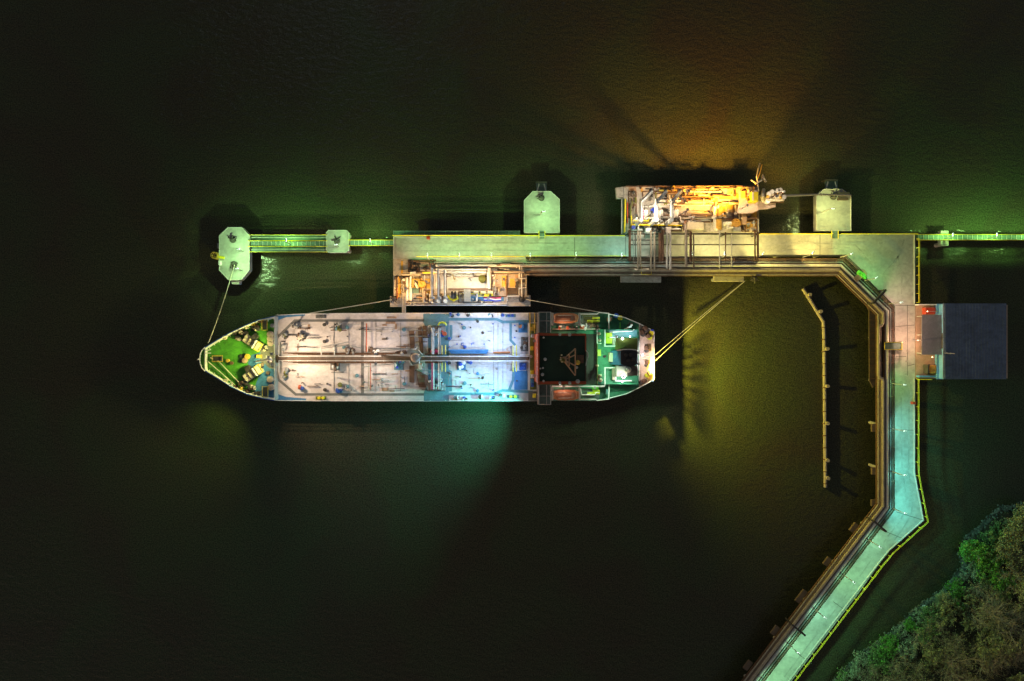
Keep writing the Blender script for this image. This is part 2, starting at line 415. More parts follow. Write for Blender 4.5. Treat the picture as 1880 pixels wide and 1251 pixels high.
def poly3(pts, z): return [P(u, v, z) for u, v in pts]
pd = [(4.5, .17, 'pipe_brown', 'thin brown pipe nearest the roadway edge on the rack', 966, -.1),
      (8.5, .15, 'pipe_grey', 'thin grey pipe second from the roadway on the rack', 770, .1),
      (14.5, .34, 'insul', 'thick pale insulated pipe in the middle of the rack', 800, .25),
      (18.5, .14, 'pipe_brown', 'thin brown pipe between the two thick pale pipes on the rack', 840, .1),
      (22.5, .36, 'pipe_pale', 'thick cream pipe with a square expansion loop beside the shed', 810, .3),
      (27, .24, 'pipe_brown', 'brown pipe between the cream pipe and the outermost pipe of the rack', 905, .1),
      (31, .18, 'pipe_pale', 'thin pale outermost pipe on the ship side of the rack', 815, .0)]
for d, r, m, lab, u0, dz in pd:
    R = [(u0, 473.5)] + R0[1:]
    L = offs(R, d)
    pts = [(a[0], a[1]) for a in L]
    if d == 22.5:
        x = pts[2][0]; pts = pts[:3] + [(x, 594),(x-3,598),(x-7,599),(x-8,603),(x-8,690),(x-6,694),(x-1,696),(x,700)] + pts[3:]
    single('pipeline', MB().tube(poly3(pts, ZD+dz), r, 8), m, lab, 'pipeline', 'pipelines on the jetty rack')
# extra run of pipes west of x=965 on the loading platform, upper manifold
# yellow stile over the pipes
st = thing('stile', 'yellow railed stile stepping over the pipes opposite the shed', 'stile', P(1640, 635, ZD))
part('tread', MB().pb(1625, 629.5, 1655, 641.5, 6.2, 6.3), 'grate', st)
m = MB()
for v in (629, 642): m.pt([(1624, v, 7.3), (1656, v, 7.3)], .09, 5); m.pt([(1624, v, 6.8), (1656, v, 6.8)], .06, 5)
for u in (1624, 1656): m.pt([(u, 629, 7.3), (u, 642, 7.3)], .08, 5)
part('handrail', m, 'yellow', st)
m = MB()
for u in (1625, 1655):
    for v in (629, 642): m.pt([(u, v, ZD-.8), (u, v, 7.3)], .07, 5)
part('post', m, 'yellow', st)

# lamp posts ------------------------------------------------------
def lamp_post(u, v, col, power, label, zb=ZD, h=4.3, arm=(0, -.7), lens='lens_white', group='lamp posts along the jetty', spread=142, tall=0, smooth=35.0, tilt=2.6):
    h += tall
    hd = P(u, v, zb+h); ax, ay = arm
    base = Vector((hd.x - ax*.9, hd.y - ay*.9, zb))
    t = thing('lamp_post', label, 'lamp post', base, group)
    part('pole', MB().tube([base, base+Vector((0,0,h*.9)), Vector((hd.x-ax*.5, hd.y-ay*.5, zb+h+.1))], [.10,.07,.05], 6), 'galv', t)
    a = math.atan2(ay, ax); c, s = math.cos(a), math.sin(a)
    def rb(l, w_, z0, z1, grow=0):
        q = [(-l,-w_),(l,-w_),(l,w_),(-l,w_)]
        return MB().prism([(hd.x+x*c-y*s, hd.y+x*s+y*c) for x, y in q], z0, z1)
    head = part('lamp_head', rb(.30, .09, zb+h+.02, zb+h+.16), 'galv', t)
    part('lens', rb(.34, .10, zb+h-.08, zb+h+.0), lens, head)
    light(t, hd - Vector((0,0,.3)), col, power, 'SPOT', hd - Vector((0,0,3)) + Vector((ax*tilt, ay*tilt, 0)), spread, .45, .2, smooth)
    return t
PW = 2500
def north(x): return (0, .8)
k = 0
for u in (784.6, 843, 902):
    lamp_post(u, 467.4, G_, PW, f'lamp post on the south edge of the green western roadway, {ORD[k]} from its west end', arm=(0,.8)); k += 1
lamp_post(973.6, 467.6, G_, PW, 'lamp post at the roadway edge beside the east end of the loading platform', arm=(0,.8))
lamp_post(1058, 466, G_, PW*.9, 'lamp post on the roadway edge halfway between loading platform and process platform', arm=(0,.8))
lamp_post(1142, 467.5, C_, PW, 'lamp post at the roadway edge by the west corner of the overhead pipes', arm=(0,.8))
lamp_post(1212, 466, G_, PW*.8, 'lamp post under the overhead pipe bridges, westernmost of three', arm=(0,.8))
lamp_post(1270.5, 465.5, (.95,.85,.25), PW*1.7, 'lamp post under the overhead pipe bridges, middle of three', arm=(0,.8))
lamp_post(1330.5, 465.3, (1,.80,.28), PW*1.8, 'lamp post under the overhead pipe bridges, easternmost of three', arm=(0,.8))
lamp_post(1401.5, 465.5, (1,.80,.22), PW*2.7, 'lamp post on the yellow lit roadway just east of the process platform', arm=(.5,.6))
lamp_post(1493, 464, (1,.74,.18), PW*2.7, 'lamp post on the orange lit roadway south of the amber dolphin', arm=(.6,.6))
lamp_post(1564.5, 466, G_, PW*.8, 'lamp post at the bend where the roadway widens to a triangle', arm=(.7,.3))
lamp_post(1610, 510, G_, PW*.9, 'lamp post halfway down the slanted inner edge of the triangular roadway', arm=(.7,.3))
lamp_post(1655.5, 555.5, (1,.65,.42), PW*1.1, 'lamp post at the lower end of the slanted roadway edge above the shed', arm=(.8,.1))
lamp_post(1659, 629, (1,.56,.36), PW*1.5, 'bright lamp post by the yellow stile opposite the shed', arm=(.8,0), lens='lens_warm')
lamp_post(1662, 707, G_, PW*.8, 'lamp post on the trestle road, first below the shed', arm=(.8,-.1))
lamp_post(1662.5, 792, (.26,1,.78), PW*1.35, 'lamp post on the trestle road, second below the shed', arm=(.8,-.1))
lamp_post(1662.5, 873, (.20,1,.82), PW*1.6, 'lamp post on the trestle road, third below the shed', arm=(.8,-.1))
lamp_post(1663, 943, (.20,1,.82), PW*1.6, 'lamp post at the inner side of the trestle road bend', arm=(.8,-.2))
for k, (u, v, c) in enumerate(((1616.5,1005,(.5,1,.62)),(1568.5,1070,(.5,1,.55)),(1515.5,1135,(.48,1,.68)),(1466.5,1200,(.5,1,.6)),(1417,1266,(.5,1,.55)))):
    lamp_post(u, v, (c[0]*.75, 1, c[2]*.85), PW*1.45, f'lamp post on the slanting lower trestle road, {ORD[k]} down from the bend', arm=(.6,-.45))

# mooring dolphins ------------------------------------------------
def dolphin(label, pts, zt=ZD, th=1.7, mt='concrete', pil=None):
    c = (sum(p[0] for p in pts)/len(pts), sum(p[1] for p in pts)/len(pts))
    t = thing('mooring_dolphin', label, 'dolphin', (X(c[0], zt), Y(c[1], zt), 0), 'concrete mooring dolphins')
    part('deck_slab', MB().pp(pts, zt-th, zt), mt, t)
    ins = [(c[0]+(p[0]-c[0])*.965, c[1]+(p[1]-c[1])*.965) for p in pts]
    e = MB()
    n = len(pts)
    for i in range(n):
        a, b = pts[i], pts[(i+1) % n]; a2, b2 = ins[i], ins[(i+1) % n]
        e.prism([(X(q[0], zt+.15), Y(q[1], zt+.15)) for q in (a, b, b2, a2)], zt+.002, zt+.15)
    part('kerb', e, 'kerb', t)
    piles(t, pil or [(c[0]-14, c[1]-14), (c[0]+14, c[1]-14), (c[0]-14, c[1]+14), (c[0]+14, c[1]+14)], top=zt-th, r=.5)
    return t
d1 = dolphin('large elongated octagonal mooring dolphin at the far west end', [(418,417.3),(443.8,417.3),(458,432.5),(458,496.4),(442.5,514.5),(419,514.5),(402,496.4),(402,432.5)])
part('fender', MB().pp([(424,514.8),(440,514.8),(438,522),(426,522)], ZD-2.2, ZD-.6), 'galv', d1)
part('fender', MB().pp([(398.8,447),(401.8,447),(401.8,456),(398.8,456)], ZD-2, ZD-.3), 'steel', d1)
part('ladder', MB().pp([(401,479),(404.5,479),(404.5,487),(401,487)], ZD-.5, ZD+.9), 'white', d1)
d2 = dolphin('small square chamfered dolphin between the two western walkways', [(603,422.6),(636,422.6),(640.6,427.5),(640.6,459.5),(636,464),(603,464),(598.3,459.5),(598.3,427.5)], th=1.2)
d3 = dolphin('green lit pentagonal mooring dolphin north of the middle roadway', [(978,351),(1011.3,351),(1027.6,366),(1027.6,428),(962,428),(962,368)])
d4 = dolphin('amber lit mooring dolphin with a dark side panel north of the eastern roadway', [(1513,347),(1546,347),(1563,359),(1563,424),(1499,424),(1499,359)], mt='concrete')
for d, (u0, v0, u1, v1) in ((d3, (984.5,335,1003.8,350.5)), (d4, (1515,331,1538,346.5))):
    m = MB(); m.pb(u0, v0, u1, v1, ZD-2, ZD-1.8); part('fender_platform', m, 'grate', d)
    part('fender_brace', MB().pt([(u0+5, v0+3, ZD-1.2), (u0+2, v1, ZD-.3)], .14, 5), 'galv', d)
    part('fender_brace', MB().pt([(u1-5, v0+3, ZD-1.2), (u1-2, v1, ZD-.3)], .14, 5), 'galv', d)
    part('fender_panel', MB().pb(u0-.5, v0-1.5, u1+.5, v0, ZD-3, ZD-1), 'dark_steel', d)
def hook(u, v, label, rot=0, z=ZD):
    p = P(u, v, z); t = thing('mooring_hook', label, 'mooring hook', p, 'quick release mooring hooks')
    part('base', MB().lathe((p.x, p.y), [(.75, z), (.75, z+.18), (.45, z+.22), (.4, z+.8), (.28, z+1.0), (0, z+1.05)], 10), 'dark_steel', t)
    for a in (rot, rot+1.1, rot+2.2):
        q = p + Vector((math.cos(a)*1.15, math.sin(a)*1.15, .55))
        part('hook_arm', MB().tube([p+Vector((0,0,.7)), p+Vector((math.cos(a)*.7, math.sin(a)*.7, .75)), q], [.2,.16,.1], 6), 'dark_steel', t)
    return t
hook(428, 441, 'dark mooring hook on the upper half of the octagonal dolphin', .3)
hook(430, 485.5, 'mooring hook holding the bow rope on the octagonal dolphin', 4.2)
hook(619, 443, 'mooring hook in the centre of the small square dolphin', .8)
hook(994, 364, 'dark mooring hook near the tip of the green pentagonal dolphin', 1.2)
hook(1530, 362, 'mooring hook on the amber lit dolphin beside the dark slabs', 1.2)
for (u, v, l, c, pw, z) in ((437, 457, 'slim lamp post in the middle of the octagonal dolphin', (.50,1,.36), 5600, ZD), (434, 493, 'slim lamp post at the south end of the octagonal dolphin', (.52,1,.36), 4200, ZD), (616, 449, 'slim lamp post on the small square dolphin', (.52,1,.36), 3800, ZD),
                (998, 388, 'slim lamp post in the centre of the green pentagonal dolphin', (.50,1,.36), 4800, ZD), (1530, 383, 'slim lamp post in the centre of the amber lit dolphin', (.85,1,.32), 4600, ZD)):
    lamp_post(u, v, c, pw, l, arm=(.5,0), h=4.6, group='slim lamp posts on the dolphins', spread=160, tilt=.4)
m = MB(); m.pb(1539, 362.5, 1558, 367.5, ZD+.3, ZD+.9, .05); single('concrete_slab', m, 'grate_brown', 'dark brown slab lying on the amber lit dolphin', 'slab')
m = MB(); m.pb(1539, 353, 1560, 358, ZD+.3, ZD+.9, .05); single('concrete_slab', m, 'dark_steel', 'blackish slab at the north edge of the amber lit dolphin', 'slab')
# yellow caged ladder off the octagon's west side
t = thing('ladder_cage', 'round yellow caged ladder hanging off the west side of the octagonal dolphin', 'ladder', P(393, 469, 1))
c = P(393, 469, ZD+1.2)
for z in (1.5, 2.6, 3.7, 4.8, 5.7):
    m = MB(); m.tube([(c.x+math.cos(a*math.pi/6)*.75, c.y+math.sin(a*math.pi/6)*.75, z) for a in range(13)], .09, 5, cap=False); part('hoop', m, 'yellow_worn', t)
m = MB()
for a in range(6): m.tube([(c.x+math.cos(a*1.047)*.75, c.y+math.sin(a*1.047)*.75, 1.2), (c.x+math.cos(a*1.047)*.75, c.y+math.sin(a*1.047)*.75, 5.7)], .05, 4)
part('upright', m, 'yellow_worn', t)
part('gangplank', MB().strip([(398,471.5),(412,474)], 4.5, ZD+.2, ZD+.35), 'yellow', t)

# support platforms under the rack
def ledge(label, u0, v0, u1, v1, m='concrete_warm'):
    t = thing('support_platform', label, 'platform', (X((u0+u1)/2, ZD), Y((v0+v1)/2, ZD), 0), 'concrete platforms under the pipe rack')
    part('deck_slab', MB().pb(u0, v0, u1, v1, ZD-2.2, ZD-1.25, .08), m, t)
    piles(t, [(u0+8, v1-6), (u1-8, v1-6)], top=ZD-2.2)
    return t
ledge('olive grey concrete platform under the rack south of the process platform', 1140, 490, 1214, 518.5)
ledge('brown concrete platform under the rack where the stern ropes are tied', 1311, 492, 1366, 517)
ledge('tiny concrete ledge under the rack between the two larger platforms', 1045, 497, 1058, 505)
hook(1384, 512, 'twin hook where both stern ropes end at the rack edge', 3.6, ZD-.5)
railing('yellow railed box on the olive grey platform under the rack', [(1176,486),(1176,505),(1194,505),(1194,486)], ZD-.8, group='yellow railings along the jetty', step=2)

# walkways --------------------------------------------------------
def walkway(label, u0, u1, lanes, wide=None, rung=8, group='railed walkways over the water'):
    v0, v1 = lanes
    t = thing('walkway', label, 'walkway', P(u0, (v0+v1)/2, ZD-.4), group)
    part('grating', MB().pb(u0, v0, u1, v1, ZD-.5, ZD-.38), 'grate', t)
    m = MB(); u = u0+3
    while u < u1-2:
        m.pb(u, v0+.5, u+.8, v1-.5, ZD-.37, ZD-.30); u += rung
    part('tread_strip', m, 'galv', t)
    for v in (v0, v1):
        m = MB()
        for k in (.2, .65, 1.1): m.pt([(u0, v, ZD-.4+k), (u1, v, ZD-.4+k)], .075, 5)
        part('handrail', m, 'yellow', t)
    n = int((u1-u0)/22)+1
    for i in range(n+1):
        u = u0 + (u1-u0)*i/n
        for v in (v0, v1): part('post', MB().pt([(u, v, ZD-.5), (u, v, ZD+.7)], .06, 5), 'yellow', t)
    return t
w1_ = walkway('wide walkway with four yellow rails between the octagonal and the small square dolphin', 455, 601, (442.3, 452.7))
for v0, v1, vr in ((431.5, 441, 431.6), (454, 463, 462.8)):
    part('cable_tray', MB().pb(457, v0, 600, v1, ZD-1.2, ZD-.8), 'grate', w1_)
    part('tray_pipe', MB().pt([(457, (v0+v1)/2, ZD-.6), (600, (v0+v1)/2, ZD-.6)], .16), 'pipe_grey', w1_)
    m = MB()
    for k in (-.3, .2, .7): m.pt([(457, vr, ZD+k), (601, vr, ZD+k)], .075, 5)
    part('handrail', m, 'yellow', w1_)
walkway('short narrow yellow railed walkway between the small square dolphin and the roadway', 639, 722, (441, 451.2))
w3_ = walkway('long yellow railed walkway running east from the roadway corner out of the picture', 1683, 1990, (430.8, 440.8), rung=9)
t = dolphin('small square support under the long eastern walkway', [(1727.5,424),(1741.5,424),(1741.5,451),(1727.5,451)], zt=ZD-.7, th=1.2, pil=[(1730,430),(1740,446)])
for (u, label) in ((525, 'lamp post leaning over the middle of the wide western walkway'), (679, 'lamp post over the short western walkway')):
    lamp_post(u, 441, (.42,1,.24), 6000, label, zb=ZD-.4, h=3.0, arm=(0,.5), group='lamp posts on the walkways', spread=165, tilt=3.5)
for (u, label) in ((1750, 'lamp post on the long eastern walkway, nearer the roadway corner'), (1831, 'lamp post on the long eastern walkway, nearer the picture edge'), (1913, 'lamp post on the long eastern walkway, outside the picture edge')):
    lamp_post(u, 431, (.42,1,.22), 7500, label, zb=ZD-.4, h=3.0, arm=(0,.5), group='lamp posts on the walkways', spread=165, tilt=3.5)
for (u0, u1, lab) in ((988.5, 1001.5, 'short yellow railed footbridge from the roadway to the green pentagonal dolphin'), (1526, 1540, 'short yellow railed footbridge from the roadway to the amber lit dolphin')):
    t = thing('footbridge', lab, 'footbridge', P((u0+u1)/2, 430, ZD), 'footbridges to the dolphins')
    part('grating', MB().pb(u0+1, 424, u1-1, 438, ZD+.05, ZD+.15), 'grate', t)
    for u in (u0+1, u1-1):
        m = MB()
        for k in (.5, 1.1): m.pt([(u, 424, ZD+k), (u, 438, ZD+k)], .09, 5)
        part('handrail', m, 'yellow', t)
# green grating along the north side
t = thing('grating_walkway', 'long green steel grating shelf on the north side of the western roadway', 'grating', P(838, 428, ZD-.8))
part('grating', MB().pb(722, 424, 955, 432.6, ZD-.9, ZD-.8), 'grate', t)
m = MB()
for v in (424, 432.2): m.pb(722, v, 955, v+.8, ZD-1.1, ZD-.62)
u = 722
while u < 955: m.pb(u, 424.8, u+.6, 432.2, ZD-.8, ZD-.70); u += 19.2
part('frame', m, 'pipe_grey', t)
m = MB().pb(783, 434, 789, 439, ZD, ZD+1.1, .05); single('fire_box', m, 'red_bright', 'small red fire box on the north edge of the western roadway', 'fire box', 'red fire boxes')
m = MB().pb(1676, 738, 1682, 743, ZD+.25, ZD+1.2, .05); single('fire_box', m, 'red_bright', 'small red fire box on the east edge of the trestle road', 'fire box', 'red fire boxes')
m = MB()
for (u, v, r, zz) in ((1578, 503, .9, .7), (1582, 506, .7, .9), (1586, 509, .6, .6)): m.lathe((X(u, ZD), Y(v, ZD)), [(r*.7, ZD), (r, ZD+zz*.5), (r*.6, ZD+zz), (0, ZD+zz)], 9)
single('tarpaulin', m, 'lime', 'lumpy bright green tarpaulin on the slanted roadway edge', 'tarpaulin')
m = MB().strip([(1570,514),(1590,499)], 10, ZD+.5, ZD+.62); single('platform_plate', m, 'tan_plate', 'tan steel plate bridging the pipes on the slanted rack', 'plate')

# shed ------------------------------------------------------------
shed = thing('shed', 'shore side shed with a large dark blue roof at the east side of the road', 'shed', P(1780, 626, 0))
part('floor', MB().pp([(1681,560),(1735,560),(1850,560),(1850,695),(1681,695)], ZD-1, ZD+.02), 'shed_floor', shed)
ZR = 8.0
part('roof', MB().pb(1732, 557.5, 1847.5, 696.5, ZR-.25, ZR), 'roof_blue', shed)
m = MB()
u = 1735
while u < 1846: m.pb(u, 558.5, u+.7, 695.5, ZR, ZR+.10); u += 5.6
part('roof_seam', m, 'roof_blue', shed)
m = MB()
xs0, xs1 = X(1731, ZR)+.3, X(1846, ZR); ys0, ys1 = Y(696, ZR), Y(558.5, ZR)
m.box(xs0, ys0, xs0+.2, ys1, ZD+.03, ZR-.26); m.box(xs0+.21, ys1-.2, xs1, ys1, ZD+.03, ZR-.26); m.box(xs0+.21, ys0, xs1, ys0+.2, ZD+.03, ZR-.26); m.box(xs1-.2, ys0+.21, xs1, ys1-.21, ZD+.03, ZR-.26)
part('wall', m, 'shed_wall', shed)
m = MB(); m.box(xs0-.06, Y(640, ZR), xs0-.01, Y(612, ZR), ZD+.05, ZD+3); part('door', m, 'dark_steel', shed)
part('parapet', MB().pb(1720.5, 558, 1732.0, 576, ZD+1.2, ZD+1.5), 'shed_wall', shed)
part('parapet', MB().pb(1720.5, 652, 1732.0, 696.5, ZD+1.2, ZD+1.5), 'shed_wall', shed)
part('low_wall', MB().pb(1686, 558.6, 1720, 560.6, ZD+.03, ZD+1.3), 'white', shed)
part('low_wall', MB().pb(1688, 690, 1720, 693, ZD+.03, ZD+1.3), 'shed_wall', shed)
can = part('canopy', MB().pb(1692.5, 578.5, 1732, 651.5, ZR-1.0, ZR-.85), 'roof_grey', shed)
m = MB()
for u in (1695,):
    for v in (581, 615, 649): m.pc(u, v, .1, ZD+.03, ZR-1.0, 6)
part('canopy_post', m, 'galv', shed)
part('antenna', MB().pt([(1733, 648.5, ZR+.3), (1753, 649.5, ZR+.9)], .09, 5), 'galv', shed)
m = MB().pb(1699, 565, 1718, 577, ZD+.05, ZD+1.3, .1); single('container', m, 'red_bright', 'orange red container at the north end of the shed porch', 'container')
t = thing('forklift', 'small orange machine parked at the south end of the shed porch', 'machine', P(1710, 677, ZD))
part('body', MB().pb(1707, 671, 1720, 686, ZD+.25, ZD+1.3, .2), 'ochre', t)
part('frame', MB().pb(1703, 670, 1706.8, 686, ZD+.25, ZD+1.9, .05), 'dark_steel', t)
for u in (1706, 1717):
    for v in (671.5, 685.5): part('wheel', MB().pc(u, v, .3, ZD+.03, ZD+.3, 10), 'dark_steel', t)
t = thing('porch_light', 'warm lamp under the grey shed canopy', 'lamp', P(1712, 655, ZD+3), 'orange lamps at the shed')
part('lens', MB().pc(1712, 656, .12, ZD+2.6, ZD+2.7, 8), 'lens_warm', t); part('bracket', MB().pt([(1712, 656, ZD+2.72), (1722, 656, ZD+2.72)], .05, 5), 'galv', t)
light(t, P(1710, 660, ZD+2.4), (1,.45,.15), 260)
t = thing('porch_light', 'warm lamp at the north corner of the shed porch', 'lamp', P(1706, 570, ZD+3), 'orange lamps at the shed')
part('lens', MB().pc(1703, 572, .12, ZD+3.0, ZD+3.1, 8), 'lens_warm', t); part('bracket', MB().pt([(1703, 572, ZD+3.12), (1722, 572, ZD+3.12)], .05, 5), 'galv', t)
light(t, P(1702, 572, ZD+2.8), (1,.45,.18), 160)
lamp_post(1688, 625, (1,.50,.28), 2400, 'lamp post in front of the grey shed canopy', arm=(-.5,0), h=3.6, lens='lens_warm', group='lamp posts at the shed')

# floating boom ---------------------------------------------------
t = thing('floating_boom', 'long thin brown floating boom with one bend, inside the jetty angle', 'boom', P(1512, 700, 0))
part('pontoon', MB().pt([(1474,530,.5),(1511.5,591,.5),(1513,620,.5),(1515.3,895,.5)], .42, 8), 'pipe_pale', t)
for (p, d) in along([(1511.5,591),(1515.3,895)], 22, 10): part('clamp', MB().pt([(p.x, p.y, .5), (p.x+.05, p.y+1.6, .5)], .5, 8), 'rust', t)
for (u, v) in ((1488,541),(1508,572),(1520,641),(1520.5,709.5),(1520.5,778),(1520.5,846),(1521.5,879)):
    m = MB().pc(u, v, .42, -2, 1.6, 10); pl = part('guide_pile', m, 'pipe_pale', t)
    part('bracket', MB().pt([(u-7, v-1.2, .75), (u, v, .9)], .12, 5), 'rust', t)
# ================================================================== PLATFORMS
rnd = random.Random(11)
# loading platform (by the ship) ----------------------------------
LPZ = 4.3
lp = thing('loading_platform', 'orange lit loading platform with pipes between the western roadway and the ship', 'platform', P(845, 520, 0))
part('deck_slab', MB().pp([(722,476.5),(967,476.5),(967,561.5),(722,561.5)], LPZ-1.5, LPZ), 'concrete_warm', lp)
part('corner_slab', MB().pp([(716,544),(740,544),(740,564),(716,564)], LPZ+.004, LPZ+.35), 'concrete_warm', lp)
part('corner_slab', MB().pp([(931,545),(974,542.5),(974,562.5),(931,562.5)], LPZ+.004, LPZ+.35), 'concrete_warm', lp)
part('control_slab', MB().pp([(800,505),(896,500),(896,530),(800,530)], LPZ+.004, LPZ+.12), 'deck_pale', lp)
for (u0, v0, u1, v1) in ((731,512,744,540),(779,512,789,546),(921,507,929,527),(936,512,946,527),(736,479,740,508),(760,526,772,548)):
    part('ochre_plate', MB().pb(u0, v0, u1, v1, LPZ+.004, LPZ+.05), 'ochre', lp)
m = MB()
for v in range(478, 508, 4): m.pb(751, v, 770, v+1.4, LPZ+.05, LPZ+.3)
part('grating', m, 'dark_steel', lp)
part('blue_plate', MB().pb(862, 544, 925, 553, LPZ+.004, LPZ+.06), 'deck_blue', lp)
part('pale_plate', MB().pb(755, 529, 775, 552, LPZ+.004, LPZ+.06), 'deck_teal', lp)
piles(lp, [(735+i*44, 550) for i in range(6)], top=LPZ-1.5)
def obj1(name, mb, m, label, cat, group=None): return single(name, mb, m, label, cat, group)
# roof canopy / beam + grey cabin
obj1('steel_beam', MB().pb(823, 529.5, 896, 533.5, LPZ+2.4, LPZ+2.9), 'brown_plate_and_shade', 'long brown steel beam over the loading platform beside the pale slab', 'beam')
t = thing('control_cabin', 'narrow grey roofed cabin at the middle of the loading platform', 'cabin', P(858, 543, LPZ))
part('roof', MB().pb(851.5, 531.5, 864, 554, LPZ+2.9, LPZ+3.1), 'steel', t)
part('wall', MB().pb(852.5, 532.5, 863, 553, LPZ+.1, LPZ+2.89), 'cream', t)
part('door', MB().pb(856, 553.2, 859.5, 553.6, LPZ+.1, LPZ+2.1), 'dark_steel', t)
# three vertical product pipes (loading arms stowed)
for i, (u, lab) in enumerate(((792.5, 'western'), (804.5, 'middle'), (816.5, 'eastern'))):
    t = thing('marine_loader', f'tall pale loading arm on the loading platform, {lab} of three', 'loading arm', P(u, 545, LPZ), 'loading arms on the loading platform')
    part('riser', MB().pc(u, 545, .32, LPZ, LPZ+4.5, 10), 'insul', t)
    part('arm', MB().pt([(u, 545, LPZ+4.3), (u, 520, LPZ+4.8), (u, 492+i*2, LPZ+4.9)], .26, 8), 'insul', t)
    part('counterweight', MB().pt([(u-.5, 546, LPZ+4.2), (u-.5, 550, LPZ+4.2)], .45, 8), 'steel', t)
    part('hose', MB().pt([(u+2.6, 548, LPZ+3.6), (u+3, 530, LPZ+2.2), (u+2.6, 508, LPZ+3)], .12, 6), 'dark_steel', t)
    part('coupling', MB().pc(u+1, 553, .5, LPZ+.02, LPZ+1, 10), 'white', t)
# header pipes
hp = [((800,495),(893,495),.22,'insul','upper pale header pipe over the loading platform'),((790,499.5),(893,499.5),.26,'insul','lower pale header pipe over the loading platform'),
      ((907,499.5),(962,499.5),.26,'pipe_pale','orange lit header pipe at the right of the loading platform'),((737,504),(772,504),.28,'pipe_pale','short header pipe at the left of the loading platform, orange lit'),
      ((753,501),(763,501),.3,'insul','stubby white pipe at the corner of the dark grating'),((776,501),(800,501),.2,'yellow','yellow pipe at the foot of the western loading arm')]
for a, b, r, m, lab in hp:
    obj1('header_pipe', MB().pt([(*a, LPZ+1.6), (*b, LPZ+1.6)], r, 8), m, lab, 'pipe', 'header pipes on the loading platform')
vp = [(724.5,514,543,.22),(728,512,543,.12),(747.5,510,552,.26),(753.8,508,552,.26),(777.5,527,555,.2),(729.5,528,548,.15),(897,492,530,.34),(900.5,492,520,.12),(931,505,553,.1),(966.3,504,545,.14),(954,488,512,.18)]
cols = ['pipe_pale','rust','insul','insul','pipe_pale','orange','insul','galv','rust','pipe_pale','insul']
locs = ['at the far left edge','second from the left edge','left of the square frame','just left of the square frame','right of the brass tank','with orange paint near the left edge','thick and white, right of the pale slab','thin grey, beside the thick white one','thin dark, in the orange area','at the right edge','short, crossing the header at the right']
for (u, v0, v1, r), m, lab in zip(vp, cols, locs):
    obj1('branch_pipe', MB().pt([(u, v0, LPZ+1.1), (u, v1, LPZ+.9), (u, v1+.5, LPZ)], r, 7), m, f'branch pipe on the loading platform, {lab}', 'pipe', 'branch pipes on the loading platform')
t = thing('pipe_loop', 'square orange pipe loop on the loading platform', 'pipe', P(764, 519, LPZ), 'skids')
part('loop', MB().pt([(758,528,LPZ+1.2),(758,513,LPZ+1.4),(769,513,LPZ+1.4),(769,528,LPZ+1.2)], .16, 6), 'ochre', t)
part('valve', MB().pt([(762,520,LPZ+.8),(767,529,LPZ+1.1)], .3, 7), 'insul', t)
m = MB().lathe((X(774.8, LPZ+1.6), Y(522, LPZ+1.6)), [(.9, LPZ), (.95, LPZ+1.2), (.7, LPZ+1.7), (0, LPZ+1.9)], 14)
obj1('tank', m, 'ochre', 'small domed brass coloured tank right of the square pipe loop', 'tank')
t = thing('hose_reel', 'dark hose reel with yellow hoses below the brown beam', 'hose reel', P(833, 541, LPZ))
for u in (830, 836): part('reel', MB().pt([(u-1.5, 541, LPZ+.9), (u+1.5, 541, LPZ+.9)], .75, 12), 'dark_steel', t)
part('hose', MB().pt([(822,543,LPZ+.15),(826,549,LPZ+.15),(833,552,LPZ+.15),(840,548,LPZ+.2),(838,542,LPZ+.6)], .28, 6), 'yellow', t)
for i, (u, lab) in enumerate(((874, 'left'), (887, 'middle'), (900, 'right'))):
    t = thing('pump_cabinet', f'yellow cabinet with a black cap on the loading platform, {lab} of three', 'cabinet', P(u, 541, LPZ), 'yellow cabinets')
    part('body', MB().pb(u-5, 536, u+5, 543.5, LPZ+.1, LPZ+.9, .06), 'yellow_green', t)
    part('lid', MB().pb(u-4.4, 534.5, u+4.4, 539, LPZ+.92, LPZ+1.2), 'cream', t)
    part('cap', MB().pc(u, 542, .25, LPZ+.9, LPZ+1.25, 8), 'dark_steel', t)
for k, (v, m, lab) in enumerate(((547,'magenta','wine red hose lying on the blue plate'),(549.5,'white','white hose lying on the blue plate'),(552,'blue_bright','blue hose lying nearest the ship on the blue plate'))):
    obj1('hose', MB().pt([(888,v,LPZ+.2),(900,v-.8,LPZ+.2),(910,v+.8,LPZ+.2),(920,v,LPZ+.2)], .16, 6), m, lab, 'hose', 'hoses on the blue plate')
obj1('pallet_stack', MB().pb(931.5, 529, 951, 541, LPZ+.05, LPZ+.5, .05), 'grate_brown', 'dark brown bin at the right of the loading platform', 'bin')
t = thing('valve_skid', 'cluster of small valves on a tan plate at the right edge of the loading platform', 'valve skid', P(955, 515, LPZ))
part('base', MB().pb(946, 505, 965, 528, LPZ+.05, LPZ+.4), 'tan_plate', t)
for i, (u, v) in enumerate(((948,514),(950,520),(957,512),(961,516),(961,523),(949,526),(956,525))):
    part('valve', MB().lathe((X(u, LPZ+1), Y(v, LPZ+1)), [(.25, LPZ+.4), (.2, LPZ+.8), (.45, LPZ+.95), (.45, LPZ+1.1)], 9), 'dark_steel' if i % 2 else 'steel', t)
part('pipe', MB().pt([(958,488,LPZ+1.2),(958,545,LPZ+1.2)], .14, 6), 'insul', t)
part('pipe', MB().pt([(952,511.5,LPZ+1.6),(967,511.5,LPZ+1.6)], .14, 6), 'insul', t)
obj1('floodlight_mast', MB().pt([(831,505,LPZ),(832,506,LPZ+3.5),(836,515,LPZ+4.2)], [.2,.2,.3], 7), 'cream', 'leaning cream monitor nozzle at the left end of the pale slab', 'monitor', 'monitors')
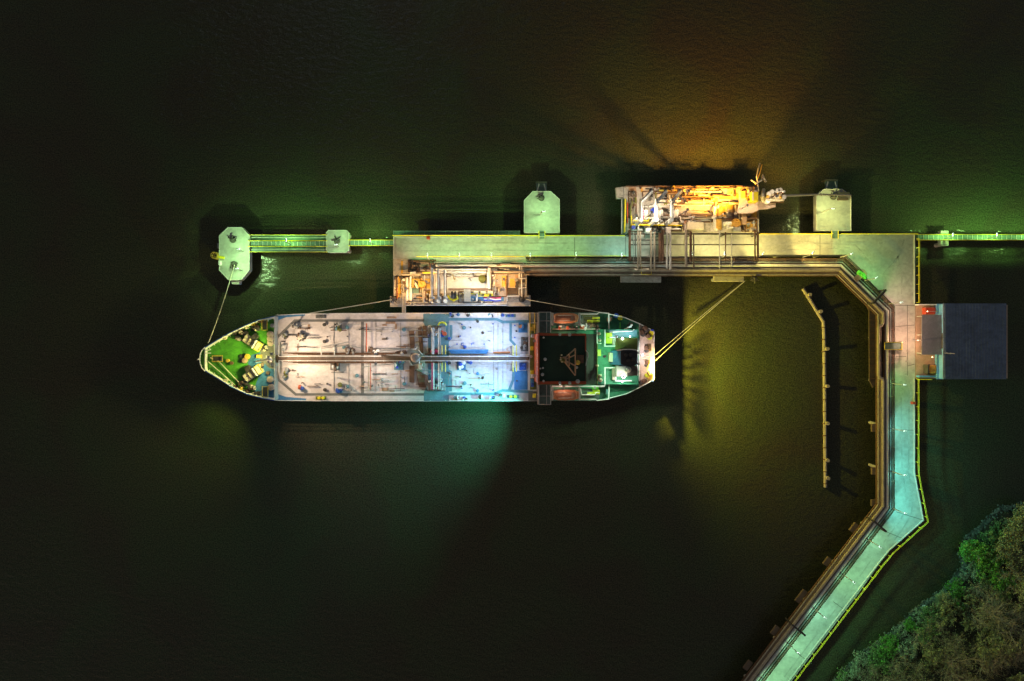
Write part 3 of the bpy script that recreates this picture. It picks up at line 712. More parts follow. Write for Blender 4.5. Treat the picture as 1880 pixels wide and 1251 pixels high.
obj1('fire_monitor', MB().lathe((X(885, LPZ+1.8), Y(512, LPZ+1.8)), [(.9, LPZ+.15), (.5, LPZ+.8), (.9, LPZ+1.3), (.4, LPZ+1.8)], 9), 'olive', 'squat olive hydrant at the right end of the pale slab', 'hydrant', 'monitors')
obj1('ladder', MB().pb(905,510,910,525,LPZ+.3,LPZ+.4), 'cream', 'pale ladder lying beside the thick white pipe', 'ladder')
for i, u in enumerate(range(802, 858, 9)):
    pass
m = MB()
obj1('fender_beam', MB().pb(795, 556.5, 931, 559, LPZ+.05, LPZ+.5), 'kerb', 'long pale kerb beam at the ship side of the loading platform', 'beam')
railing('white railing on the ship side of the loading platform', [(742,561),(930,561)], LPZ, m='rail_white', group='white railings', step=4)
railing('orange lit railing around the lower right corner of the loading platform', [(931,553),(931,545),(953,544),(953,530),(966,529)], LPZ+.3, m='rail_white', group='white railings', step=2, r=.09)
# gangway onto the ship
t = thing('gangway', 'pale narrow gangway reaching from the loading platform onto the ship', 'gangway', P(741, 556, LPZ))
part('walkway', MB().pb(739, 538, 744.5, 576, 7.3, 7.45), 'pipe_pale', t)
for u in (738.8, 744.4): part('handrail', MB().pt([(u, 538, 8.3), (u, 576, 8.3)], .12, 5), 'pipe_pale', t)
part('tower', MB().pc(741.5, 541, .35, LPZ, 7.3, 8), 'pipe_pale', t)
hook(724, 548, 'dark mooring hook on the left corner slab of the loading platform', 3, LPZ+.35)
hook(958, 550, 'mooring hook on the right corner slab of the loading platform', 0, LPZ+.35)
# floodlights of the loading platform
def flood(u, v, zb, h, col, pw, label, target=None, angle=140, grp='tall floodlight masts', lens='lens_warm', r=.2):
    b0 = P(u, v, zb+h); b = Vector((b0.x, b0.y, zb))
    t = thing('floodlight_mast', label, 'floodlight', b, grp)
    part('pole', MB().tube([b, b+Vector((0,0,h))], [.14,.08], 6), 'galv', t)
    hd = part('lamp_head', MB().cyl((b.x, b.y), .3, zb+h, zb+h+.15, 8), 'galv', t)
    part('lens', MB().cyl((b.x, b.y), .27, zb+h-.13, zb+h-.01, 8), lens, hd)
    pos = Vector((b.x, b.y, zb+h-.35))
    light(t, pos, col, pw*(1 if target else 5.0), 'SPOT' if target else 'POINT', target, angle, 1.0 if target else .5, r, 14 if not target else 12)
    return t
flood(745, 530, LPZ, 5, (1,.55,.16), 900, 'orange floodlight mast near the left edge of the loading platform')
flood(783, 517, LPZ, 5, (1,.62,.24), 800, 'orange floodlight mast left of the western loading arm')
flood(862, 512, LPZ, 6, (1,.86,.52), 1100, 'whitish floodlight mast beside the pale slab')
flood(925, 512, LPZ, 5, (1,.50,.13), 1100, 'orange floodlight mast at the right of the loading platform')
flood(896, 548, LPZ, 5, (.8,.9,1), 260, 'white floodlight mast beside the blue plate')

# process platform ------------------------------------------------
PZ = 5.2
pf = thing('process_platform', 'orange lit process platform full of pipework on the north side of the roadway', 'platform', P(1265, 385, 0))
part('deck_slab', MB().pp([(1145,343),(1393.5,343),(1393.5,427),(1145,427)], PZ-1.6, PZ), 'concrete_warm', pf)
part('corner_slab', MB().pp([(1130.5,345),(1144.5,343),(1144.5,364),(1132.5,364)], PZ-1.2, PZ+.1), 'concrete_warm', pf)
piles(pf, [(1150+i*46, v) for i in range(6) for v in (352, 420)], top=PZ-1.6)
part('edge_walkway', MB().pb(1141, 366, 1151.5, 430, PZ-.4, PZ+.1), 'grate', pf)
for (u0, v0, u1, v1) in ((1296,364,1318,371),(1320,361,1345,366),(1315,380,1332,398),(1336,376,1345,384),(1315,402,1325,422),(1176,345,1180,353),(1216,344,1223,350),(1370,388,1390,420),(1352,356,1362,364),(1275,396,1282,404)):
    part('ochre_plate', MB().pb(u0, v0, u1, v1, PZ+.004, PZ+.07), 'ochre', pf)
for (u0, v0, u1, v1) in ((1154,344,1168,352),(1248,366,1257,376),(1272,366,1281,374),(1222,394,1290,398),(1336,345,1345,357),(1230,404,1262,412)):
    part('brown_plate_and_shade', MB().pb(u0, v0, u1, v1, PZ+.004, PZ+.06), 'tan_plate', pf)
railing('thick yellow railing down the left side of the process platform', [(1147,368),(1145.5,427)], PZ+.1, step=2, r=.13, rails=(0,.3,.6,1))
railing('green lit outer railing left of the process platform', [(1140.5,366),(1140.5,430)], PZ-.3, m='galv', group='white railings')
railing('bright yellow railing across the middle of the process platform', [(1158,398),(1158,414.5),(1250,415.5)], PZ+1, step=2.2, r=.10)
railing('yellow railing around the valves at the left of the process platform', [(1162,407),(1190,407),(1190,400)], PZ+1, step=1.8, r=.08)
railing('thin dark railing along the north edge of the process platform', [(1148,343.6),(1392,343.6)], PZ, m='rust', group='dark rails', step=5)
obj1('mezzanine', MB().pb(1158, 408, 1252, 414, PZ+.85, PZ+1), 'cream', 'pale raised walkway beside the yellow railing on the process platform', 'walkway')
for i, (u, lab) in enumerate(((1194, 'western'), (1221, 'middle'), (1248, 'eastern'))):
    t = thing('marine_loader', f'tall white loading arm on the process platform, {lab} of three', 'loading arm', P(u-15, 405, PZ), 'loading arms on the process platform')
    u2 = u - 17 + i*1.0
    part('riser', MB().pc(u2, 404, .5, PZ, PZ+7, 10), 'white', t)
    part('inboard_arm', MB().pt([(u2, 404, PZ+6.6), (u2, 372, PZ+7.2)], .38, 8), 'white', t)
    part('outboard_arm', MB().pt([(u2, 371, PZ+7.3), (u+3, 350, PZ+7.6)], .30, 8), 'white', t)
    part('pantograph_rod', MB().pt([(u2+3, 400, PZ+7.4), (u2+3, 372, PZ+7.8), (u+5, 352, PZ+8)], .12, 6), 'galv', t)
    part('counterweight', MB().pb(u-1, 346, u+4, 352, PZ+6.8, PZ+7.8, .1), 'dark_steel', t)
    part('counterweight', MB().pb(u+1, 356, u+4.5, 362, PZ+6.6, PZ+7.6, .1), 'dark_steel', t)
    part('sheave', MB().pt([(u2-1.8, 372, PZ+7.2), (u2-.9, 372, PZ+7.2)], .9, 14), 'insul', t)
    part('coupler', MB().pt([(u-9, 347, PZ+6.9), (u, 347, PZ+6.9)], .14, 6), 'dark_steel', t)
    part('service_pipe', MB().pt([(u2+9, 404, PZ+.5), (u2+9, 386, PZ+2.5), (u2+9, 384, PZ+.6)], .28, 7), 'white', t)
    part('cylinder', MB().pt([(u2+4, 400, PZ+3.5), (u2+4, 386, PZ+5)], .22, 7), 'insul' if i else 'magenta', t)
# valve groups on the left half
for i in range(26):
    u = 1160 + rnd.random()*90; v = 384 + rnd.random()*42
    t = thing('valve', f'small valve in the crowded left half of the process platform', 'valve', P(u, v, PZ), 'small valves on the process platform')
    hh = .9 + rnd.random()*1.2; r = .22+rnd.random()*.2
    part('body', MB().lathe((X(u, PZ), Y(v, PZ)), [(r*1.3, PZ), (r, PZ+.3), (r*.7, PZ+hh*.6), (r, PZ+hh*.7), (r*.5, PZ+hh)], 9), rnd.choice(['insul','steel','galv','dark_steel','white']), t)
    a = rnd.random()*6
    part('handwheel', MB().cyl((X(u, PZ), Y(v, PZ)), r*1.5, PZ+hh+.02, PZ+hh+.1, 10), rnd.choice(['dark_steel','red_bright','galv','blue_bright'] if i % 6 == 0 else ['dark_steel','steel']), t)
# horizontal pipes on the deck
hpipes = [(1235,361,1335,361,.16,'rust','thin dark pipe along the upper deck'),(1232,377,1315,377,.2,'pipe_pale','pale pipe crossing the middle deck'),(1232,374.7,1300,374.7,.12,'rust','thin brown pipe just above the pale middle pipe'),
          (1180,380,1235,380,.12,'insul','thin white pipe between the loading arms'),(1252,401,1312,401,.2,'pipe_pale','pale pipe below the middle deck'),(1152,372,1152,410,.12,'red_bright','red pipe beside the left edge walkway'),
          (1236,396,1290,396,.14,'pipe_brown','brown pipe in the lower middle'),(1325,403,1360,403,.14,'rust','dark pipe by the white pump'),(1155,422,1180,422,.2,'insul','white stub pipe at the lower left')]
for (u0, v0, u1, v1, r, m, lab) in hpipes:
    obj1('deck_pipe', MB().pt([(u0, v0, PZ+.6), (u1, v1, PZ+.6)], r, 7), m, f'{lab} of the process platform', 'pipe', 'deck pipes on the process platform')
t = thing('pipe_loop', 'white bent pipe standing on the orange area of the process platform', 'pipe', P(1312, 400, PZ))
part('loop', MB().pt([(1313,377,PZ+.4),(1313,381,PZ+2),(1312,390,PZ+2),(1312,420,PZ+1.6),(1316,422,PZ+1)], .26, 8), 'insul', t)
part('flange', MB().pc(1312, 398, .45, PZ+1.3, PZ+2.3, 10), 'insul', t)
t = thing('pump', 'white pump with pipes left of the dark bowl on the process platform', 'pump', P(1337, 412, PZ))
part('motor', MB().pt([(1328,411,PZ+.7),(1344,411,PZ+.7)], .4, 9), 'white', t)
part('column', MB().pc(1335.5, 410, .35, PZ, PZ+2, 9), 'white', t)
part('discharge_pipe', MB().pt([(1335.5,407,PZ+1.8),(1335.5,418,PZ+1.8),(1345,418,PZ+1)], .22, 7), 'insul', t)
m = MB().lathe((X(1352, PZ+1.2), Y(410, PZ+1.2)), [(1.0, PZ), (1.1, PZ+1), (.85, PZ+1.25), (.7, PZ+.8), (0, PZ+.8)], 14)
obj1('drum', m, 'ochre', 'round open orange vessel beside the white pump', 'vessel')
obj1('cabinet', MB().pb(1363, 392, 1371, 412, PZ, PZ+1.6, .08), 'tan_plate', 'tall tan cabinet below the hose cluster of the process platform', 'cabinet', 'cabinets')
obj1('cabinet', MB().pb(1346, 417, 1360, 425, PZ, PZ+1.3, .08), 'steel', 'grey cabinet at the lower edge of the process platform', 'cabinet', 'cabinets')
obj1('cabinet', MB().pb(1262, 408, 1292, 422, PZ, PZ+.8, .08), 'cream', 'low wide cream bund box in the lower middle of the process platform', 'cabinet', 'cabinets')
obj1('cabinet', MB().pb(1186, 419, 1204, 427, PZ, PZ+1.6, .08), 'white', 'white cabinet at the lower left of the process platform', 'cabinet', 'cabinets')
obj1('cabinet', MB().pb(1222, 417, 1232, 430, PZ, PZ+2.4, .08), 'white', 'tall bright white cabinet beside the overhead pipe pair', 'cabinet', 'cabinets')
# overhead pipe bridges crossing the road
groups = [(1156,'rust',.3),(1163,'pipe_grey',.1),(1166.5,'dark_steel',.1),(1171,'pipe_pale',.18),(1175.5,'pipe_pale',.2),(1183,'rust',.08),(1195,'pipe_pale',.22),(1201.5,'pipe_pale',.22),(1212,'rust',.42),(1216.5,'rust',.3),(1224.5,'insul',.26),(1230.5,'insul',.26),(1259.5,'pipe_pale',.32),(1268,'rust',.3),(1273.5,'pipe_brown',.16),(1321,'insul',.12),(1332,'rust',.14),(1343,'insul',.12),(1386,'rust',.2),(1391,'rust',.25)]
desc = {'rust':'dark rusty','pipe_grey':'grey','dark_steel':'black','pipe_pale':'pale','insul':'white','pipe_brown':'brown'}
for i, (u, m, r) in enumerate(groups):
    v0 = 424 + (i % 3)*3; v1 = (478 if m == 'rust' or r < .12 else 488 + (i % 4)*2)
    if u == 1183: v1 = 436
    obj1('overhead_pipe', MB().pt([(u, v0, PZ+.3), (u, v0, ZD+4.2), (u, v1, ZD+4.2), (u, v1, ZD+.6)], r, 7), m, f'{desc[m]} pipe crossing above the road to the process platform, {ORD[i]} from the west', 'pipe', 'overhead pipes crossing the road')
t = thing('pipe_bridge', 'dark steel pipe bridge frame spanning the road below the process platform', 'pipe bridge', P(1270, 450, ZD))
for (a, b) in (((1156,441),(1214,441)),((1156,449.5),(1392,449.5)),((1158,430),(1392,430)),((1156,474),(1392,474))):
    part('beam', MB().pt([(*a, ZD+3.9), (*b, ZD+3.9)], .13, 4), 'dark_steel', t)
for u in (1156.5, 1213, 1270, 1332, 1391):
    for v in (430, 473): part('column', MB().pc(u, v, .16, ZD, ZD+3.9, 6), 'dark_steel', t)
# crane with its boom lying east
t = thing('jib_crane', 'bright orange lit crane with a long thin boom at the process platform corner', 'crane', P(1415, 365, 0))
part('pedestal', MB().pc(1398, 366, 1.0, -1, PZ+3, 14), 'cream', t)
part('slew_platform', MB().pp([(1357,352),(1392,350),(1392,372),(1424,372),(1424,380),(1410,384),(1395,385),(1380,392),(1352,392),(1357,372)], PZ+2.9, PZ+3.2), 'pink_deck', t)
cab = part('cab', MB().pb(1380, 352, 1392.5, 370, PZ+3.21, PZ+5.6, .15), 'yellow', t)
part('window', MB().pb(1381, 353, 1384, 368, PZ+5.601, PZ+5.63), 'white', cab)
part('winch', MB().pt([(1366,352,PZ+3.9),(1366,364,PZ+3.9)], .6, 10), 'ochre', t)
part('winch', MB().pt([(1373,350,PZ+3.9),(1373,360,PZ+3.9)], .5, 10), 'cream', t)
part('mast', MB().pt([(1402,348,PZ+3),(1400,362,PZ+4.5),(1402,371,PZ+3)], .35, 6), 'cream', t)
part('machinery', MB().pb(1407, 355, 1436, 368, PZ+3.21, PZ+4.6, .3), 'cream', t)
for (u, v) in ((1412,356),(1418,352),(1428,350),(1433,349),(1440,362),(1410,370)):
    part('sheave', MB().pc(u, v, .5, PZ+4.2, PZ+5.2, 9), 'insul', t)
bm = MB()
for dv in (-1.4, 1.4): bm.pt([(1436, 360+dv, PZ+4), (1500, 357.5+dv*.6, PZ+4.2), (1562, 358.5+dv*.3, PZ+4.2)], .11, 5)
bm.pt([(1436, 360, PZ+5), (1500, 357.5, PZ+4.9), (1562, 358.5, PZ+4.6)], .10, 5)
part('boom', bm, 'steel', t)
bl = MB()
for i in range(24):
    u = 1438 + i*5; s = 1 if i % 2 else -1; q = 1.3*(1-i/30)
    bl.pt([(u, 360-(u-1436)*.02-s*q, PZ+4.05), (u+5, 360-(u-1431)*.02+s*q, PZ+4.05)], .05, 4)
part('lattice', bl, 'steel', t)
t = thing('hanging_hose', 'thin tan cable loops hanging over the north edge of the process platform', 'cable', P(1390, 320, 2))
part('cable', MB().pt([(1393,352,PZ+4),(1389,324,PZ+5),(1392,310,PZ+4.6),(1395,300,PZ+3.6)], .13, 5), 'cream', t)
part('cable', MB().pt([(1379,331,PZ+4),(1388,337,PZ+4.6),(1398,331,PZ+4),(1400,322,PZ+3.8),(1406,335,PZ+3.6)], .2, 5), 'cream', t)
part('cable', MB().pt([(1387,340,PZ+4.5),(1395,318,PZ+4.2),(1399,303,PZ+3.4)], .11, 5), 'ochre', t)
t = thing('stacked_hoses', 'tangled yellow and orange hoses beside the crane cab', 'hoses', P(1372, 360, PZ+3.2))
for i in range(9):
    u, v = 1360+rnd.random()*24, 342+rnd.random()*30
    part('hose', MB().pt([(u, v, PZ+3.4), (u+rnd.uniform(-6,6), v+rnd.uniform(-6,6), PZ+4+rnd.random()), (u+rnd.uniform(-10,10), v+rnd.uniform(-8,8), PZ+3.5)], .16, 6), rnd.choice(['ochre','yellow_worn','cream','rust']), t)
flood(1196, 390, PZ, 8.5, (1,.85,.62), 1500, 'white floodlight mast among the loading arms of the process platform', lens='lens_white')
flood(1168, 396, PZ, 6, (1,.88,.55), 380, 'floodlight mast at the left of the process platform')
flood(1262, 385, PZ, 6, (1,.70,.44), 760, 'orange floodlight mast in the middle of the process platform')
flood(1330, 392, PZ, 7.2, (1,.47,.04), 72000, 'tall amber floodlight mast aimed at the open water north of the process platform', P(1245, 40, 0), 142, r=.6)
flood(1372, 378, PZ+3.2, 3.5, (1,.72,.35), 700, 'floodlight mast on the crane platform beside the cab')
flood(1425, 361, PZ+4.6, 3, (1,.78,.5), 420, 'small bright floodlight on the crane machinery')
flood(1330, 392, PZ, 7.2, (1,.47,.04), 72000, 'tall amber floodlight mast aimed at the open water north of the process platform', P(1245, 40, 0), 142, r=.6)
flood(1439, 352, PZ+1, 4.2, (1,.46,.035), 20000, 'amber floodlight on the crane machinery aimed north at the water', P(1462, 215, 0), 104, r=.3)

def skid(label, u0, v0, u1, v1, z, seed, n, mats, vert=.5, hz=1.2):
    q = random.Random(seed)
    t = thing('pipework_skid', label, 'pipework', P((u0+u1)/2, (v0+v1)/2, z), 'pipework on the platforms')
    fr = MB()
    for v in (v0, v1): fr.pt([(u0, v, z+.15), (u1, v, z+.15)], .12, 4)
    for u in (u0, u1): fr.pt([(u, v0, z+.15), (u, v1, z+.15)], .12, 4)
    part('base_frame', fr, 'rust', t)
    for i in range(n):
        r = q.uniform(.08, .22); h = q.uniform(.4, hz); m = q.choice(mats)
        if q.random() < vert:
            u = q.uniform(u0, u1); a, b_ = sorted((q.uniform(v0, v1), q.uniform(v0, v1)))
            pts = [(u, a, z), (u, a, z+h), (u, b_+1, z+h), (u+q.uniform(-2, 2), b_+1, z+h*.6), (u+q.uniform(-2, 2), b_+1.5, z)]
        else:
            v = q.uniform(v0, v1); a, b_ = sorted((q.uniform(u0, u1), q.uniform(u0, u1)))
            pts = [(a, v, z), (a, v, z+h), (b_+1, v, z+h), (b_+1.5, v, z)]
        part('pipe', MB().pt(pts, r, 6), m, t)
    for i in range(n//2):
        u, v = q.uniform(u0, u1), q.uniform(v0, v1); h = q.uniform(.5, 1.4)
        if q.random() < .4: part('junction_box', MB().pb(u-q.uniform(.8,2), v-q.uniform(.8,1.6), u+q.uniform(.8,2), v+q.uniform(.8,1.6), z+.02, z+h, .05), q.choice(mats+['dark_steel']), t)
        else: part('valve', MB().lathe((X(u, z), Y(v, z)), [(.2, z), (.18, z+h*.6), (.38, z+h*.75), (.3, z+h), (0, z+h+.05)], 8), q.choice(mats+['dark_steel']), t)
WM = ['insul','pipe_pale','rust','pipe_brown','ochre','steel']
skid('orange lit bundle of upright pipes at the left end of the loading platform', 725, 508, 752, 545, LPZ, 41, 12, WM, .85)
skid('pipework around the three loading arm feet on the loading platform', 786, 540, 820, 555, LPZ, 42, 10, WM+['white'], .4)
skid('pipework between the brown beam and the ship edge of the loading platform', 842, 536, 905, 556, LPZ, 43, 12, ['dark_steel','steel','insul','cream','yellow'], .25)
skid('orange pipework between the thick white pipe and the dark bin', 903, 503, 930, 545, LPZ, 44, 9, WM, .5)
skid('dark pipework under the header pipes at the upper left of the loading platform', 750, 478, 800, 500, LPZ, 45, 12, ['rust','dark_steel','pipe_brown','grate_brown'], .6)
skid('pipework in the upper right corner of the loading platform', 905, 484, 965, 500, LPZ, 46, 9, WM, .2)
skid('dense white pipework at the feet of the process platform loading arms', 1160, 400, 1205, 425, PZ, 51, 16, ['insul','white','steel','dark_steel','rust'], .5, 2)
skid('dense bright pipework beside the tall white cabinet on the process platform', 1206, 396, 1255, 424, PZ, 52, 16, ['insul','white','steel','dark_steel','pipe_pale'], .5, 2)
skid('low brown pipework in the lower middle of the process platform', 1258, 388, 1308, 408, PZ, 53, 10, WM, .2)
skid('orange pipework between white bent pipe and crane on the process platform', 1318, 372, 1356, 402, PZ, 54, 10, WM, .4)
skid('upright pipes in the lower right corner of the process platform', 1362, 404, 1390, 425, PZ, 55, 9, WM, .8)
skid('dark pipework along the left margin of the process platform', 1154, 352, 1168, 400, PZ, 56, 9, ['rust','dark_steel','pipe_brown','olive'], .8)
skid('thin pipework between the loading arm tips and the long dark deck pipe', 1180, 352, 1250, 380, PZ, 57, 9, ['rust','insul','pipe_brown','olive'], .5)

skid('thin pipework along the orange north strip of the process platform', 1254, 346, 1350, 360, PZ, 58, 12, ['pipe_pale','rust','pipe_brown','tan_plate'], .15)
skid('pipework between long dark deck pipe and pale middle pipe of the process platform', 1256, 363, 1312, 376, PZ, 59, 9, ['pipe_pale','rust','steel','tan_plate'], .3)
skid('orange pipework under the crane platform', 1346, 374, 1392, 402, PZ, 60, 10, WM, .5)
skid('pipework behind the pale slab of the loading platform', 820, 500, 896, 508, LPZ+.15, 61, 8, ['insul','galv','steel'], .1)
skid('upright pipework right of the square pipe loop on the loading platform', 770, 505, 790, 552, LPZ, 62, 10, WM, .9)
skid('pipework at the foot of the left corner slab of the loading platform', 744, 540, 790, 558, LPZ, 63, 9, ['insul','cream','steel','tan_plate'], .3)
for i, (u, v, h) in enumerate(((1176,345,6.0),(1206,345,5.6),(1236,346,6.2),(1278,346,4.4),(1366,345,4.8),(1384,345,6.6))):
    obj1('shadow_pole', MB().pt([(u, v, PZ), (u, v, PZ+h)], .22, 7).pt([(u-1.5, v, PZ+h*.6), (u+1.5, v, PZ+h*.6)], .3, 6), 'rust', f'dark added shadow pole on the north edge of the process platform, {ORD[i]} from the west', 'shadow pole', 'added shadow poles on the north edge')  # poles added to cast streak shadows across the amber lit water

skid('thin orange and cream pipework on the crane machinery deck', 1406, 354, 1438, 372, PZ+4.3, 64, 9, ['ochre','cream','pipe_brown','rust'], .4, 1)
skid('mixed olive and brown pipework at the process platform loading arm tips', 1200, 344, 1252, 356, PZ, 65, 8, ['olive','rust','pipe_brown','ochre'], .4)
# ================================================================== TANKER
DM, DF, DA = 6.0, 8.2, 8.6
ship = thing('tanker_ship', 'blue hulled tanker with pale cargo deck and green bow, moored beside the loading platform', 'ship', (X(780, DM), Y(656, DM), 0))
bowT = [(366.5,660),(367.5,651),(370.5,643.5),(376.4,637.5),(399.6,623),(423.5,609.6),(450.7,596.8),(474.7,587),(503.5,580)]
bowB = [(367.5,669),(370.5,676),(376.4,682),(398,695),(423.5,711),(452,724.7),(482.7,732.7),(503.5,736)]
midT = [(503.5,580),(530,577.5),(558,576),(585,575.3),(780,574.6),(975,574.4),(1010,574.3)]
midB = [(503.5,736),(540,736.6),(585,737),(780,737.2),(975,736.8),(1010,736.5)]
aftT = [(1010,574.3),(1096,573.8),(1116.7,575.5),(1148.7,583),(1175.8,594.4),(1201.4,608)]
aftB = [(1010,736.5),(1096,736),(1120,732),(1148.7,724.7),(1176,712),(1201.4,698)]
def zt(u): return DF if u < 503 else (DM if u < 985 else DA)
top = [(u, v, DF) for u, v in bowT] + [(u, v, DM) for u, v in midT] + [(u, v, DA) for u, v in aftT]
bot = [(u, v, DF) for u, v in bowB] + [(u, v, DM) for u, v in midB] + [(u, v, DA) for u, v in aftB]
ring = top + bot[::-1]
R_top = [P(u, v, z - .02) for u, v, z in ring]
ax = Y(656, 0)
def low(p, k):
    f = max(0.0, (X(500, 0) - p.x)) / 18.0
    x = p.x + min(f, 1.0)*4.5*k; y = ax + (p.y - ax)*(1 - .45*k*min(f, 1)**1.3)
    g = max(0.0, (p.x - X(1120, 0)))/9.0
    return (x - min(g, 1)*1.5*k, ax + (y - ax)*(1 - .25*k*min(g, 1)), None)
def ringat(z, k): return [(low(p, k)[0], low(p, k)[1], z) for p in R_top]
hm = MB(); hm.rings([ringat(-2, 1), ringat(1.5, .8), ringat(4.5, .35), [tuple(p) for p in R_top]], cap=False)
part('hull', hm, 'hull_blue', ship)
fk = part('forecastle_deck', MB().pp(bowT + bowB[::-1], DF-.3, DF), 'deck_green', ship)
part('main_deck', MB().pp(midT + midB[::-1], DM-.3, DM), 'deck_pale', ship)
part('poop_deck', MB().pp(aftT + aftB[::-1] + [(990,736.5),(990,574.3)], DA-.3, DA), 'deck_green2', ship)
# forecastle deck: blue lamplight put in as colour, then pale paint
part('blue_paint_and_light', MB().pp([(455,668),(462,652),(484,646),(490,655),(500,664),(502.5,675),(502.5,735),(485,731.5),(466,722),(470,705),(476,690),(470,680),(460,676)], DF+.003, DF+.02), 'deck_blue', ship)
part('pale_deck_paint', MB().pp([(478,640),(488,634),(503,636),(503,678),(494,676),(486,668),(478,664)], DF+.021, DF+.04), 'deck_strip', ship)
# bulwarks (flared at the bow)
def bulwark(pl, z, h, w_top, off, m='hull_blue', cap='white', flare=True):
    inn = [P(u, v, z) for u, v in offs(pl, off)]
    outb = [P(u, v, z) for u, v in pl]
    o = [P(u, v, z + h) for u, v in pl]; i_ = [P(u, v, z + h) for u, v in offs(pl, w_top)]
    mb1 = MB(); n = len(pl)
    mb1.add([*inn, *i_], [(k, k+1, n+k+1, n+k) for k in range(n-1)])
    mb2 = MB(); mb2.add([*outb, *o, *i_], [(k, n+k, n+k+1, k+1) for k in range(n-1)] + [(n+k, 2*n+k, 2*n+k+1, n+k+1) for k in range(n-1)])
    return mb1, mb2
for pl, s in ((bowT[3:], 1), (bowB[2:], -1)):
    a, b = bulwark(pl, DF, 1.15, 1.6*s, 5.0*s)
    part('bulwark', b, 'hull_blue', ship); part('bulwark_inner', a, 'white', ship)
    sb = MB()
    o1 = offs(pl, 1.4*s); o2 = offs(pl, 6.5*s)
    for (p, t_) in along(o1, 11, 6):
        n_ = Vector((-t_.y, t_.x))*s
        sb.tube([P(p.x, p.y, DF+1.1), P(p.x+n_.x*5.5, p.y+n_.y*5.5, DF+.08)], .09, 4)
    part('bulwark_stay', sb, 'rail_white', ship)
part('bow_bulwark', MB().pb(375.6, 638, 377.2, 682, DF, DF+1.1), 'white', ship)
m = MB(); m.pt([(u, v, DF+1.1) for u, v in [(376.4,637.5),(370.5,643.5),(367.5,651),(366.5,660),(367.5,669),(370.5,676),(376.4,682)]], .10, 6)
for u, v in ((370.5,643.5),(367.5,651),(366.5,660),(367.5,669),(370.5,676)): m.pt([(u, v, DF), (u, v, DF+1.1)], .07, 5); m.pt([(u-.8, v, DF+1.1), (u+2, v, DF+1.1)], .07, 5)
m.pt([(362,660.5,DF+1.1),(367,660.5,DF+1.1)], .08, 5)
part('bow_rail', m, 'rail_white', ship)
part('jackstaff', MB().pt([(364.5,658,DF+1),(364.5,661,DF+2.5)], .08, 5), 'rail_white', ship)
# forecastle break, painted blue light and deck paint
part('break_bulkhead', MB().pb(503, 581, 504.2, 735.5, DM, DF+.25), 'galv', ship)
part('stair', MB().pb(504.7, 652, 511, 666, DM+.003, DF-.6), 'grate_brown', ship)
part('blue_light_edge', MB().pp([(504.8,580.5),(530,578.3),(560,577),(560,580),(525,583),(511,588),(510,634),(504.8,634)], DM+.003, DM+.015), 'deck_blue', ship)  # both edges: blue lamplight beside the break painted into the deck
part('blue_light_edge', MB().pp([(504.8,735.5),(530,736),(562,736.3),(562,732),(525,729),(511,724),(510,682),(504.8,682)], DM+.003, DM+.015), 'deck_blue', ship)
Z1, Z2 = DM+.016, DM+.03
sm_ = MB()
sm_.strip([(507,632),(509,620),(541,589),(779,588.6)], 4.6, Z1, Z2)
part('walkway_stripe', sm_, 'deck_strip', ship)
part('walkway_stripe', MB().strip([(508,682),(511,697),(543,724.5),(779,724.5)], 4.6, Z1, Z2), 'deck_strip', ship)
part('walkway_stripe', MB().strip([(665.5,591.2),(665.5,722)], 5.4, Z1, Z2), 'deck_strip', ship)
part('manifold_deck_paint', MB().pp([(777,576.5),(824,576.5),(824,736.3),(778,736.3),(778,722),(786,700),(786,610),(777,592)], Z1, Z2), 'deck_teal', ship)
TS = [([(824,586.5),(912,586.5),(923,591.6),(978,590)], 5.2), ([(937.5,594),(937.5,625),(946,634)], 4.6), ([(827.8,597),(827.8,620),(815,633),(814.5,651)], 5.6),
      ([(824,723.5),(908,723.5),(922,717.2),(978,720)], 5.2), ([(935,716),(942,698),(943.5,675)], 5), ([(827,719),(827,684),(815,676),(814.5,661)], 5.6)]
for pl, w_ in TS: part('walkway_stripe', MB().strip(pl, w_, Z2+.003, Z2+.02), 'deck_teal', ship)  # grey stripes again, blue lamplight put into their teal colour
part('blue_paint_and_light', MB().pb(952, 592, 968.5, 611, Z1, Z2), 'deck_blue', ship)
part('blue_paint_and_light', MB().pb(944, 681, 968.5, 716, Z1, Z2), 'deck_blue', ship)
for u in (613, 640, 690, 735, 906, 914, 923):
    for q0, q1 in ((593, 648), (664, 719)): part('deck_seam', MB().pb(u, q0, u+.5, q1, DM+.04, DM+.09), 'deck_strip', ship)
# side rails
for v in (576.3, 735.6):
    m = MB()
    for k in (.55, 1.1): m.pt([(506, v + (2.5 if v < 600 else -.3), DM+k), (560, v+.6 if v < 600 else v, DM+k), (778, v, DM+k)], .05, 5); m.pt([(826, v, DM+k), (976, v, DM+k)], .05, 5)
    for i in range(17): u = 510+i*28; m.pt([(u, v+(1 if v < 600 else 0), DM), (u, v+(1 if v < 600 else 0), DM+1.1)], .08, 5)
    part('side_rail', m, 'rail_white', ship)
